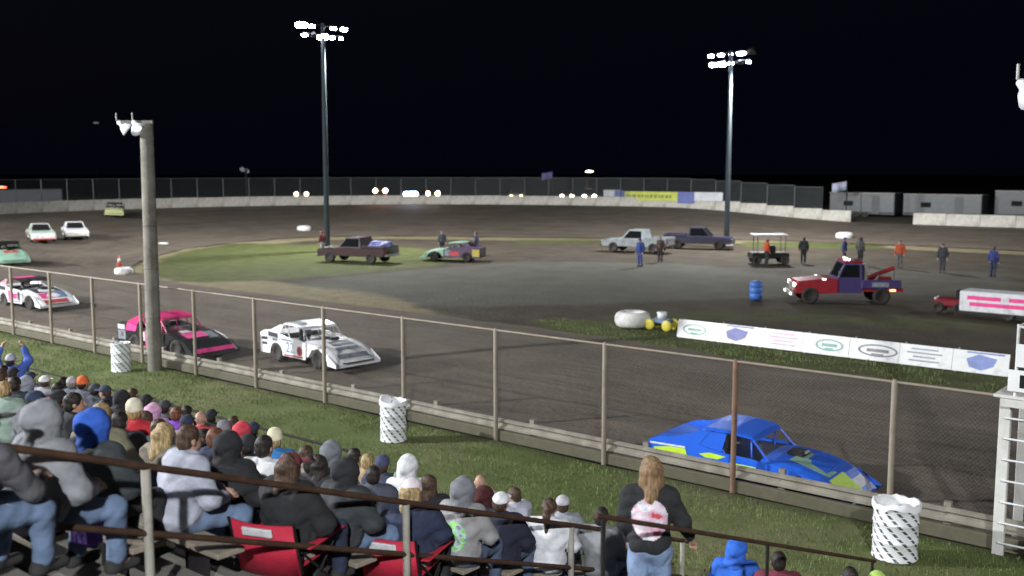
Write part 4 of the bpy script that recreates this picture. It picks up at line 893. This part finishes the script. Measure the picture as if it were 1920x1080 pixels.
# ================================================================== vehicles
def track_z(p):
    d = (TRV[:, 0] - p.x) ** 2 + (TRV[:, 1] - p.y) ** 2; i = int(d.argmin()); return float(TRV[i, 2]) if d[i] < 9 else 0.0
def on_track(px, py):
    z = 0.0
    for _ in range(12): p = G(px, py, z); z = .5 * z + .5 * track_z(p)
    return Vector((p.x, p.y, track_z(p)))
def text_me(s, size, ext=.002):
    cu = bpy.data.curves.new('t', 'FONT'); cu.body = s; cu.size = size; cu.extrude = ext; cu.align_x = 'CENTER'; cu.align_y = 'CENTER'
    o = bpy.data.objects.new('t', cu); COL.objects.link(o); me = bpy.data.meshes.new_from_object(o); bpy.data.objects.remove(o); return me
def wheel(parent, x, y, r=.34, w=.28, rim=(.45, .45, .46), n=22):
    M = Matrix.Translation((x, y, r)) @ Matrix.Rotation(PI / 2 if y < 0 else -PI / 2, 4, 'X')       # local +z points outwards
    pr = [(r * .56, -w / 2), (r * .9, -w / 2), (r * .985, -w / 2 + .03), (r, -w * .2), (r, w * .2), (r * .985, w / 2 - .03), (r * .9, w / 2), (r * .60, w / 2), (r * .57, w / 2 - .02)]
    wh = MB().lathe(pr, n, M).build('wheel', RUBBER, parent)
    mb = MB().lathe([(0, w * .12), (r * .12, w * .2), (r * .2, w * .12), (r * .42, w * .16), (r * .54, w * .36), (r * .585, w / 2 - .015), (r * .56, -w * .3), (0, -w * .3)], n, M)
    mb.build('rim', mat('rim_%02d' % int(rim[0] * 99), rim, .4, .5, .1, 6, dirt=MUD, dirtamt=.45), wh); return wh
def arch(cx, r, z0, n=9): return [(cx + r * math.cos(PI * (1 - k / n)), z0 + r * math.sin(PI * (1 - k / n))) for k in range(n + 1)]

def modified(label, loc, rz, side, roof, hood, trim, decals=(), roof_decals=(), hood_decals=(), number=None, roll=0, group='race cars on the track', sail=None, closed=False):
    t = thing('race_car', label, 'race car', loc, rz, group); t.rotation_euler = (roll, -.018, rz); t.scale = (.88, .97, .93); sail = sail or side
    poly = [(-2.25, .27), *arch(-1.22, .42, .27)[0:], (.62, .24), (.66, .84), (.30, .90), (-.35, .93), (-.95, 1.02), (-1.55, 1.13), (-1.95, 1.09), (-2.25, .98)]
    for s in (-1, 1):
        pan = MB().plate([(x, s * .84, z) for x, z in poly], (0, s * .02, 0)).build('side_panel', side, t)
        MB().plate([(x, s * .83, z) for x, z in ((-1.62, 1.11), (-.90, 1.36), (-.70, 1.35), (-.98, 1.02))], (0, s * .018 - s * .0, 0)).build('sail_panel', sail, t)
        if closed: MB().plate([(x, s * .825, z) for x, z in ((-.97, 1.03), (-.70, 1.345), (-.30, 1.335), (-.42, .945))], (0, s * .015, 0)).build('quarter_window', sail, t)
        MB().tube([(-.72, s * .80, 1.35), (-.35, s * .82, .93)], .02, 6).build('window_post', trim, t); MB().tube([(.20, s * .66, 1.29), (.62, s * .70, .86)], .025, 6).build('roof_post', trim, t)
        for dc in decals:
            m_, pts = dc[0], dc[1]
            MB().plate([(x, s * .864, z) for x, z in pts], (0, s * .003, 0)).build('decal', m_, pan)
        if number:
            nm, sz, x, z, m_ = number; link('number', asset(('num', nm, sz), lambda: text_me(nm, sz)), m_, pan, (x, s * .868, z), (PI / 2, 0, 0 if s < 0 else PI))
        # nose fin and front wheel
        MB().plate([(x, s * .89, z) for x, z in ((2.0, .20), (2.0, .56), (2.2, .44), (2.50, .26), (2.50, .15))], (0, s * .015, 0)).build('nose_fin', hood, t)
        for x in (-1.22, 1.38): wheel(t, x, s * (.70 if x < 0 else .76), .345, .29)
        MB().tube([(1.38, s * .4, .34), (1.38, s * .75, .34)], .03, 6).build('axle', DARKSTEEL, t)
    rings = []
    for x, w_, tp, bt in ((.45, .80, .89, .30), (.72, .82, .89, .34), (.98, .84, .87, .62), (1.38, .86, .81, .71), (1.78, .86, .70, .52), (1.98, .86, .60, .20), (2.2, .87, .44, .16), (2.48, .88, .24, .14)):
        rings.append([(x, -w_, bt), (x, -w_, tp - .05), (x, -w_ + .16, tp), (x, 0, tp + .03), (x, w_ - .16, tp), (x, w_, tp - .05), (x, w_, bt)])
    hd = MB().loft(rings).build('hood', hood, t)
    for m_, x0, x1, y0, y1 in hood_decals:
        zf = lambda x: float(np.interp(x, [.45, .72, .98, 1.38, 1.78, 1.98, 2.2, 2.48], [.89, .89, .87, .81, .70, .60, .44, .24])) + .034
        MB().plate([(x0, y0, zf(x0)), (x1, y0, zf(x1)), (x1, y1, zf(x1)), (x0, y1, zf(x0))], (0, 0, .004)).build('decal', m_, hd)
    MB().box((1.0, 0, .94), (.42, .36, .12), 0, .04).build('air_scoop', BLACK, t)
    rr = []
    for x, zc, w_ in ((-.98, 1.375, .70), (-.86, 1.40, .74), (-.3, 1.385, .74), (.22, 1.32, .70), (.30, 1.275, .66)):
        rr.append([(x, -w_, zc - .05), (x, -w_, zc - .025), (x, -w_ + .06, zc), (x, 0, zc + .015), (x, w_ - .06, zc), (x, w_, zc - .025), (x, w_, zc - .05)])
    rf = MB().loft(rr).build('roof', roof, t)
    for m_, x0, x1, y0, y1 in roof_decals: MB().plate([(x0, y0, 1.415), (x1, y0, 1.40), (x1, y1, 1.40), (x0, y1, 1.415)], (0, 0, .004)).build('decal', m_, rf)
    MB().plate([(-2.24, -.83, .98), (-2.24, .83, .98), (-1.0, .83, .98), (-1.0, -.83, .98)], (0, 0, .012)).build('rear_deck', side, t)
    MB().plate([(-2.26, -.83, .42), (-2.26, .83, .42), (-2.26, .83, .97), (-2.26, -.83, .97)], (.014, 0, 0)).build('rear_panel', trim, t)
    MB().box((0.05, 0, .30), (4.3, 1.1, .12)).build('chassis', BLACK, t); MB().box((-.25, 0, .60), (1.5, 1.62, .5)).build('cockpit', BLACK, t); MB().box((-.55, -.1, .95), (.12, .42, .55), 0, .03).build('seat', BLACK, t)
    cage = [(-.75, -.6, .9), (-.75, -.6, 1.33), (-.75, .6, 1.33), (-.75, .6, .9)]; MB().tube(cage, .022, 6).build('roll_bar', trim, t); MB().tube([(.18, -.6, .86), (.18, -.6, 1.28), (.18, .6, 1.28), (.18, .6, .86)], .022, 6).build('roll_bar', trim, t)
    MB().tube([(2.50, -.62, .30), (2.62, -.55, .30), (2.62, .55, .30), (2.50, .62, .30)], .022, 6).build('front_bumper', BLACK, t); MB().tube([(-2.28, -.7, .45), (-2.38, -.6, .45), (-2.38, .6, .45), (-2.28, .7, .45)], .022, 6).build('rear_bumper', BLACK, t)
    # helmet of the driver just shows through the window
    MB().lathe([(0, 1.30), (.08, 1.285), (.13, 1.22), (.13, 1.12), (.09, 1.06), (0, 1.05)], 14, Matrix.Translation((-.38, -.1, -.08))).build('driver_helmet', mat('helmet', (.5, .5, .52), .3), t)
    return t
PINK = paint('hot_pink', (.75, .035, .20), .22); PINKD = mat('pink_print', (.80, .06, .28), .5); BLUE = paint('race_blue', (.015, .13, .75), .05); LIME = mat('lime_print', (.52, .78, .03), .5, 0, .1, 5); INK = mat('ink', (.035, .04, .05), .5, 0, .3, 8); GREYD = mat('grey_print', (.22, .25, .28), .5, 0, .3, 9); WD = mat('white_print', (.72, .74, .76), .5, 0, .15, 6, dirt=MUD, dirtamt=.3); BLKP = paint('gloss_black', (.015, .015, .017), .35); NUMB = mat('number_blue', (.12, .20, .36), .5, 0, .2, 7); REDP = mat('red_print', (.45, .05, .05), .5, 0, .2, 6); RW = paint('race_white', (.86, .88, .90), .06); MINT = paint('mint', (.30, .50, .38), .3)
circ = lambda cx, cz, r: [(cx + r * math.cos(2 * PI * k / 16), cz + r * math.sin(2 * PI * k / 16)) for k in range(16)]
rect = lambda x0, z0, x1, z1, sk=0: [(x0, z0), (x1, z0 + sk), (x1, z1 + sk), (x0, z1)]
modified('white race car with blue number 22 and dark sponsor prints behind the fence', (-25.75, 21.3, track_z(Vector((-25.75, 21.3, 0))) + .01), -.07, RW, RW, RW, WHITEP,
         decals=[(INK, rect(-1.72, .90, -1.08, 1.06, -.04)), (INK, rect(-2.15, .74, -1.78, .84)), (INK, rect(-2.12, .56, -1.80, .66)), (REDP, circ(.28, .52, .17)), (INK, circ(.28, .52, .10)), (REDP, rect(-.70, .28, .50, .335)), (GREYD, rect(-1.42, .74, -1.12, .84)), (GREYD, [(-.80, .86), (-.2, .84), (-.2, .80), (-.8, .82)])],
         roof_decals=[(GREYD, -.75, -.1, -.55, -.2)], hood_decals=[(GREYD, 1.25, 1.38, -.42, .42), (GREYD, 1.50, 1.66, -.42, .42), (GREYD, 1.80, 1.95, -.46, .46), (INK, .5, .7, -.5, .5), (GREYD, 2.12, 2.3, -.6, .6)], number=('22', .52, -.32, .57, NUMB))
modified('black and hot pink race car with a pink roof beside the wooden light pole', (-31.15, 19.5, track_z(Vector((-31.15, 19.5, 0))) + .01), .03, BLKP, PINK, BLKP, PINK, sail=PINK,
         decals=[(PINKD, rect(-.46, .36, .02, .88)), (WD, rect(.05, .36, .50, .74)), (WD, rect(-2.2, .82, -1.75, .98)), (GREYD, rect(-2.2, .45, -1.72, .78)), (REDP, rect(-2.0, .55, -1.85, .7)), (WD, rect(-.78, .50, -.48, .82)), (PINKD, rect(-.85, .25, .6, .33)), (PINKD, [(-1.72, .80), (-1.05, .80), (-.96, 1.0), (-1.55, 1.11)])],
         hood_decals=[(PINKD, 1.3, 1.78, -.62, .2), (WD, 1.0, 1.25, -.5, -.1), (PINKD, 2.3, 2.47, -.74, .74), (GREYD, 1.4, 1.9, .15, .5)])
modified('white, black and pink race car furthest along the fence with a dark cockpit', (-45.0, 21.2, track_z(Vector((-45.0, 21.2, 0))) + .01), .03, RW, BLKP, RW, BLKP, sail=paint('pale_pink', (.62, .35, .40), .3),
         decals=[(PINKD, rect(-.68, .36, -.30, .84)), (NUMB, rect(-2.2, .45, -1.72, .9)), (INK, [(-1.7, .84), (-.95, .80), (-.9, .98), (-1.65, 1.06)]), (PINKD, rect(-.3, .45, .2, .7)), (GREYD, rect(-.8, .3, .5, .38)), (INK, rect(.25, .4, .5, .8))],
         roof_decals=[(PINKD, -.8, -.2, -.6, .3)], hood_decals=[(INK, .75, 1.6, -.62, .62), (PINKD, 1.72, 2.1, -.6, .1), (NUMB, 1.72, 2.1, .15, .6), (REDP, 2.2, 2.4, -.6, .5), (GREYD, 1.55, 1.7, -.3, .5)])
modified('bright blue race car with lime and white prints beside the guard rail', (-8.75, 18.4, track_z(Vector((-8.95, 18.4, 0))) + .0), .045, BLUE, BLUE, BLUE, BLUE, closed=True,
         decals=[(WD, [(-2.2, .50), (-1.72, .44), (-1.66, .62), (-2.2, .60)]), (LIME, [(-2.15, .66), (-1.62, .72), (-1.25, .73), (-1.3, .90), (-1.7, .90), (-2.1, .84)]), (WD, rect(-2.2, .91, -1.3, .95)), (LIME, [(-.95, .84), (-.7, .90), (-.3, .86), (-.5, .78), (-.8, .78)]), (LIME, rect(-.2, .62, .4, .76, -.02)), (LIME, rect(-2.15, .36, -1.8, .43)), (WD, rect(.2, .44, .5, .6))],
         hood_decals=[(LIME, 1.95, 2.46, -.66, .1), (MINT, 1.25, 1.9, -.52, -.1), (WD, 2.15, 2.35, .1, .6), (MINT, 1.0, 1.25, -.5, .3)])
race = [c for c in COL.objects if c.name.startswith('race_car')]
race[1].scale = (.96, 1.0, .98)
p = on_track(14, 493); modified('dark green race car with red and mint prints coming out of the turn', p, -.25, paint('dark_green', (.03, .09, .06), .4), BLKP, MINT, BLKP, decals=[(REDP, rect(-.7, .4, .2, .75)), (WD, rect(-2.1, .5, -1.7, .85))], hood_decals=[(REDP, 1.2, 1.7, -.4, .4)])
p = Vector((-94.5, 53.0, 0)); p.z = track_z(p) + .03; modified('dark race car with a pale yellow nose high on the banked turn', p, -.55, BLKP, BLKP, paint('pale_yellow', (.55, .58, .28), .2), BLKP, roll=-.05, hood_decals=[(WD, 1.2, 1.9, -.4, .4)])
p = G(852, 488); modified('race car with a mint hood, dark purple sides and yellow tail parked in the infield', p, math.radians(27 + 180), paint('plum', (.10, .06, .12), .3), MINT, MINT, BLKP, group='vehicles parked in the infield', decals=[(REDP, rect(-.6, .4, .2, .7)), (mat('yellow_print', (.45, .38, .05), .5), rect(-2.2, .4, -1.65, .9)), (GREYD, rect(.1, .4, .5, .8))])

def side_loft(prof, hw, tuck=.06):
    """closed body from a side profile (x, z), pinched a little at the flanks"""
    mb = MB(); rings = []
    cz = sum(z for _, z in prof) / len(prof)
    for y, k in ((-hw, 1 - tuck), (-hw + .07, 1), (hw - .07, 1), (hw, 1 - tuck)): rings.append([(x * (k if k == 1 else .985), y, cz + (z - cz) * k) for x, z in prof])
    return mb.loft(rings)
def stock_car(label, loc, rz, body, roof, nose, band):
    t = thing('stock_car', label, 'stock car', loc, rz, 'race cars on the track', .92)
    low = [(-2.4, .35), (-2.42, .80), (-1.5, .93), (.75, .90), (2.2, .74), (2.42, .55), (2.38, .24), (-2.3, .26)]
    bo = side_loft(low, .93).build('body', body, t)
    MB().box((2.37, 0, .44), (.16, 1.7, .34), 0, .05).build('nose', nose, t); MB().box((2.42, 0, .25), (.16, 1.66, .12), 0, .03).build('bumper', band, t)
    cab = MB().loft([[(-1.55 + .0, -.78, .90), (.80, -.78, .88), (.80, .78, .88), (-1.55, .78, .90)], [(-.95, -.62, 1.36), (.10, -.62, 1.37), (.10, .62, 1.37), (-.95, .62, 1.36)]]).build('cabin', BLACK, t)
    MB().box((-.42, 0, 1.39), (1.2, 1.30, .05), 0, .02).build('roof', roof, t)
    for s in (-1, 1):
        MB().tube([(.78, s * .77, .89), (.12, s * .62, 1.37)], .035, 6).build('pillar', body, t); MB().tube([(-1.5, s * .77, .9), (-.93, s * .62, 1.37)], .05, 6).build('pillar', body, t); MB().tube([(-.42, s * .78, .89), (-.42, s * .62, 1.37)], .03, 6).build('pillar', body, t)
        for x in (-1.45, 1.45): wheel(t, x, s * .84, .34, .24)
        MB().plate([(x, s * .925, z) for x, z in rect(-.7, .45, .4, .80)], (0, s * .015, 0)).build('number_panel', band, bo)
    MB().plate([(.3, -.5, 1.0), (.9, -.5, .925), (.9, .5, .925), (.3, .5, 1.0)], (0, 0, .01)).build('cowl', BLACK, t)
    return t
p = on_track(77, 451); stock_car('white stock car with a red lower nose coming through the turn', p, -.36, paint('stock_mint', (.50, .60, .52), .3), WHITEP, WHITEP, paint('stock_red', (.5, .05, .03), .2))
p = on_track(141, 446); stock_car('plain white stock car next to the red nosed one in the turn', p, -.40, RW, RW, paint('stock_cream', (.62, .60, .52), .25), BLKP)

def pickup(label, loc, rz, col, trim, load=None, group='vehicles parked in the infield'):
    t = thing('pickup_truck', label, 'pickup', loc, rz, group)
    low = [(-2.6, .55), (-2.62, .98), (.55, 1.0), (1.9, .98), (2.55, .90), (2.62, .60), (2.5, .42), (-2.5, .45)]
    side_loft(low, .96).build('body', col, t)
    MB().loft([[(-.75, -.86, .98), (1.05, -.86, .98), (1.05, .86, .98), (-.75, .86, .98)], [(-.62, -.74, 1.68), (.42, -.74, 1.68), (.42, .74, 1.68), (-.62, .74, 1.68)]]).build('cab', col, t)
    MB().loft([[(.455, -.70, 1.62), (1.02, -.78, 1.03), (1.035, -.78, 1.03), (.475, -.70, 1.62)], [(.455, .70, 1.62), (1.02, .78, 1.03), (1.035, .78, 1.03), (.475, .70, 1.62)]]).build('windscreen', GLASS, t)
    for s in (-1, 1):
        MB().plate([(-.60, s * .845, 1.05), (.85, s * .845, 1.05), (.38, s * .765, 1.60), (-.56, s * .765, 1.60)], (0, s * .008, 0)).build('side_window', GLASS, t); MB().box((-1.72, s * .90, 1.07), (1.75, .10, .16), 0, .02).build('bed_wall', col, t)
        for x in (-1.55, 1.62): wheel(t, x, s * .86, .38, .25)
        MB().box((2.60, s * .68, .80), (.06, .30, .16), 0, .02).build('headlight', mat('headlight_glass', (.6, .62, .65), .2), t); MB().box((-2.62, s * .82, .82), (.05, .14, .26)).build('tail_light', mat('tail_glass', (.25, .02, .02), .3), t)
    MB().box((0, -.945, .55), (2.6, .04, .10)).build('rocker_trim', trim, t); MB().box((2.66, 0, .52), (.10, 1.8, .18), 0, .03).build('front_bumper', trim, t); MB().box((-2.66, 0, .55), (.10, 1.8, .16), 0, .03).build('rear_bumper', trim, t); MB().box((-2.6, 0, 1.07), (.06, 1.7, .16)).build('tailgate', col, t)
    return t
p = G(671, 491); pk = pickup('dark red pickup truck at the foot of the floodlight tower', p, math.radians(16 + 180), paint('maroon', (.032, .010, .012), .3), STEEL)
c_, s_ = math.cos(pk.rotation_euler.z), math.sin(pk.rotation_euler.z)
t = thing('tarp_bundle', 'blue tarpaulin bundle lying in the bed of the dark red pickup', 'tarp', (p.x - c_ * 1.75, p.y - s_ * 1.75, 1.02), pk.rotation_euler.z)
link('tarp', sdf_obj([E_((0, 0, .12), (.75, .72, .22)), E_((.2, .1, .3), (.35, .4, .16)), E_((-.35, -.2, .26), (.3, .35, .14))], .05, 'tarp', .1, .02), mat('tarp_blue', (.13, .15, .36), .6, 0, .3, 3), t)
p = G(1196, 472); pickup('white pickup truck parked at the far side of the infield', p, math.radians(10 + 180), paint('pickup_white', (.24, .27, .28), .35), DARKSTEEL)
p = G(1310, 466); pickup('dark purple pickup truck parked below the far floodlight tower', p, math.radians(22), paint('dark_purple', (.022, .02, .05), .3), DARKSTEEL)

# ---- red wrecker with boom
p = G(1578, 566); w_ = thing('tow_truck', 'red and purple tow truck with a boom in the middle of the infield', 'tow truck', p, math.radians(34 + 180), None, .92); WR_ = paint('wrecker_red', (.30, .012, .022), .2); WP = paint('wrecker_purple', (.06, .04, .15), .2); WL = mat('marker_lamp', (.9, .9, .9), .3, emit=(1, .97, .9), es=9); AMB = mat('amber_lamp', (.9, .5, .2), .3, emit=(1, .4, .08), es=5)
side_loft([(.35, .55), (.35, 1.25), (1.0, 1.28), (2.35, 1.12), (2.5, .9), (2.48, .5), (1.2, .5)], .95).build('hood', WR_, w_)
MB().box((2.52, 0, .82), (.06, 1.2, .42), 0, .02).build('grille', STEEL, w_); MB().box((2.6, 0, .48), (.16, 1.95, .22), 0, .04).build('front_bumper', STEEL, w_)
MB().loft([[(-.75, -.95, .55), (.45, -.95, .55), (.45, .95, .55), (-.75, .95, .55)], [(-.75, -.95, 1.3), (.45, -.95, 1.3), (.45, .95, 1.3), (-.75, .95, 1.3)], [(-.70, -.82, 2.05), (.10, -.82, 2.05), (.10, .82, 2.05), (-.70, .82, 2.05)]]).build('cab', WP, w_)
MB().box((-.32, 0, 2.09), (.95, 1.74, .10), 0, .04).build('cab_roof', WR_, w_); MB().plate([(.42, -.80, 1.34), (.42, .80, 1.34), (.13, .74, 1.98), (.13, -.74, 1.98)], (.02, 0, .01)).build('windscreen', GLASS, w_)
for s in (-1, 1):
    MB().plate([(-.6, s * .955, 1.34), (.36, s * .955, 1.34), (.08, s * .84, 1.95), (-.6, s * .84, 1.95)], (0, s * .008, 0)).build('side_window', GLASS, w_)
    for x in (1.75, -1.7): wheel(w_, x, s * .88, .42, .28)
    MB().box((2.50, s * .75, .95), (.08, .26, .18), 0, .02).build('headlight', WL, w_); MB().box((-1.65, s * .86, 1.0), (1.9, .30, .42), 0, .03).build('tool_box', WP if s > 0 else WR_, w_); MB().tube([(.42, s * 1.0, 1.35), (.42, s * 1.12, 1.4), (.42, s * 1.12, 1.65)], .02, 6).build('mirror', STEEL, w_); MB().box((-2.45, s * .6, .75), (.05, .2, .12)).build('tail_light', AMB, w_)
MB().box((-1.65, 0, .72), (2.2, 1.7, .18)).build('deck', WR_, w_); MB().box((-.95, 0, 1.45), (.16, 1.5, 1.1), 0, .03).build('headboard', STEEL, w_)
bm = MB().tube([(-1.1, 0, 1.2), (-2.5, 0, 1.75)], .11, 8).build('boom', WR_, w_); MB().tube([(-1.3, 0, .8), (-1.9, 0, 1.5)], .07, 8).build('boom_ram', STEEL, bm); MB().tube([(-2.5, 0, 1.72), (-2.52, 0, 1.0)], .015, 5).build('cable', DARKSTEEL, bm)
for y in (-.8, .8): MB().box((2.69, y, .50), (.03, .22, .08)).build('marker_lamp', WL, w_); MB().box((1.1, y * 1.2, 1.24), (.16, .04, .05)).build('marker_lamp', WL, w_); MB().box((-2.2, y * 1.28, .72), (.26, .03, .08)).build('marker_lamp', AMB, w_); MB().box((-1.6, y * 1.285, 1.0), (.8, .02, .22)).build('print', GREYD, w_)
lb = MB().box((-.3, 0, 2.19), (.25, 1.3, .10), 0, .03).build('light_bar', GREYD, w_)
for y in (-.55, 0, .55): MB().box((-.16, y, 2.20), (.04, .16, .06)).build('lamp', WL, lb)

# ---- canopy cart with an attendant
p = G(1440, 494); t = thing('utility_cart', 'utility cart with a white canopy in the infield', 'cart', p, math.radians(39 + 180))
MB().box((0, 0, .55), (2.5, 1.2, .4), 0, .08).build('body', BLACK, t); MB().box((-.1, 0, .95), (.5, 1.1, .5), 0, .06).build('seat', BLACK, t); MB().box((0, 0, 1.9), (2.2, 1.35, .08), 0, .03).build('canopy', WHITEP, t)
for x in (-.95, .85):
    for y in (-.58, .58): MB().tube([(x, y, .7), (x, y, 1.88)], .025, 6).build('canopy_post', DARKSTEEL, t); wheel(t, x, y * 1.05, .28, .2)
# ---- red cart towing the long white banner box
p = G(1782, 586); t = thing('utility_cart', 'small red cart in front of the white banner trailer', 'cart', p, math.radians(185)); MB().box((0, 0, .45), (1.2, .9, .35), 0, .08).build('body', paint('cart_red', (.20, .02, .03), .3), t); MB().box((-.3, 0, .8), (.12, .8, .4), 0, .04).build('backrest', BLACK, t); MB().box((.58, 0, .62), (.05, .7, .08)).build('lamp_bar', WHITEP, t)
for x in (-.42, .42):
    for y in (-.42, .42): wheel(t, x, y, .24, .2)
A = G(1806, 592); t = thing('banner_trailer', 'long low white banner trailer with pink print behind the red cart', 'trailer', (A.x, A.y, 0), -.03)
MB().box((2.6, 0, .70), (5.2, 1.2, .84), 0, .03).build('box', WHITEP, t); MB().box((2.6, 0, .22), (5.0, 1.0, .12)).build('frame', BLACK, t)
for x0, x1, z in ((.3, 1.6, .86), (1.9, 3.0, .86), (.4, 2.6, .6)): MB().box(((x0 + x1) / 2, -.604, z), (x1 - x0, .008, .16)).build('print', PINKD, t)
for y in (-.5, .5): wheel(t, 1.9, y, .24, .16); wheel(t, 3.2, y, .24, .16)
p = G(1417, 562); t = thing('plastic_barrel', 'plain blue plastic barrel on the infield gravel', 'barrel', p); MB().lathe([(.24, 0), (.29, .08), (.30, .28), (.28, .30), (.30, .33), (.30, .56), (.28, .58), (.30, .61), (.29, .80), (.23, .88), (.0, .88)], 18).build('drum', mat('barrel_blue', (.03, .12, .42), .5, 0, .1, 4), t); MB().lathe([(.06, .88), (.06, .91), (0, .91)], 10, Matrix.Translation((.12, 0, 0))).build('bung', BLACK, t)

# ---- people in the infield
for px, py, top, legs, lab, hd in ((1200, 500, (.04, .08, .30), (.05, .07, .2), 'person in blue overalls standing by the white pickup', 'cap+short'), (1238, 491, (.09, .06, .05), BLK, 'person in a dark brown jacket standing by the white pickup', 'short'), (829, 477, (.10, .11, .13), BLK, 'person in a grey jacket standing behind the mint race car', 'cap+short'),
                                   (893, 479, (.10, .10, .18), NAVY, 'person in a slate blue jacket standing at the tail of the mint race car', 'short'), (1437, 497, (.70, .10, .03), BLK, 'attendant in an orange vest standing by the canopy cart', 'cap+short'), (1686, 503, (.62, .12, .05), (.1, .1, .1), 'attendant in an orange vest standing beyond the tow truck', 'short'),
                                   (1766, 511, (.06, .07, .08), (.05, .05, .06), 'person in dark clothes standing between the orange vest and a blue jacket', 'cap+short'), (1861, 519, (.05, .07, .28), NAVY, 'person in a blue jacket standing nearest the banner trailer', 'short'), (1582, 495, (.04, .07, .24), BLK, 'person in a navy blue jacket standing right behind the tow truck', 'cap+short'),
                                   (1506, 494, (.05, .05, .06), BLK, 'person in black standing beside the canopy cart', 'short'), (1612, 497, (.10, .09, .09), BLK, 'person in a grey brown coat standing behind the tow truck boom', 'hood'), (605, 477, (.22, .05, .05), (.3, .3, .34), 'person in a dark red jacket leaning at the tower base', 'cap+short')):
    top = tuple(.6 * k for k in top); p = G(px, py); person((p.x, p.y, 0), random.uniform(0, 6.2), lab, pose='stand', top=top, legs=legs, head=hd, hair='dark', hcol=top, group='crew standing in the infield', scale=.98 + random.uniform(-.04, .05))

# ---- cars with lights on behind the catch fence
def parked(px, py, lab, col, es, rz, n=2, body=(.05, .05, .06)):
    d = ray(px, py); d = d / math.hypot(d.x, d.y); R_ = 126.0; p = Vector((0, 0, CAMH)) + d * R_; gz = 2.35
    t = thing('parked_car', lab, 'car', (p.x, p.y, gz), 0, 'cars parked behind the catch fence'); f = (-d.xy).normalized(); t.rotation_euler.z = math.atan2(f.y, f.x) + rz
    side_loft([(-2.2, .4), (-2.2, .9), (-1.2, .95), (.9, .95), (2.1, .8), (2.2, .4)], .9).build('body', paint('parked_%d' % int(body[0] * 999), body, .2), t)
    MB().loft([[(-1.4, -.8, .94), (1.0, -.8, .94), (1.0, .8, .94), (-1.4, .8, .94)], [(-.9, -.65, 1.5), (.3, -.65, 1.5), (.3, .65, 1.5), (-.9, .65, 1.5)]]).build('cabin', GLASS, t)
    for s in (-1, 1):
        for x in (-1.3, 1.3): wheel(t, x, s * .8, .33, .22)
    for k in range(n): y = (k - (n - 1) / 2) * (1.2 / max(1, n - 1)); MB().lathe([(.27, 0), (.22, .04), (0, .06)], 12, Matrix.Translation((2.2, y, max(.5, p.z - gz))) @ Matrix.Rotation(PI / 2, 4, 'Y')).build('headlight', mat('lit_' + lab, (.9, .9, .9), .3, emit=col, es=es), t)
    MB().box((2.14, 0, max(.5, p.z - gz)), (.1, 1.6, .25), 0, .03).build('lamp_panel', BLACK, t)
parked(713, 357, 'parked car with reddish lights behind the catch fence near the blue white lamps', (1, .45, .25), 50, 0)
parked(770, 363, 'parked car with a row of blue white lamps behind the catch fence', (.6, .75, 1), 60, 0, 5)
parked(808, 362, 'parked car with orange lights beside the blue white lamps', (1, .55, .28), 40, .1)
parked(1063, 369, 'parked car with bright orange headlights, further from the yellow banner than its twin', (1, .55, .25), 90, 0)
parked(1105, 369, 'parked car with bright orange headlights next to the yellow banner', (1, .55, .25), 90, 0)
parked(968, 370, 'parked pale car with dim lights behind the catch fence', (1, .8, .5), 8, 0, 2, (.3, .3, .28))
parked(565, 363, 'parked tan car with dim lights near the left tower', (1, .7, .4), 6, 0, 2, (.3, .25, .18))
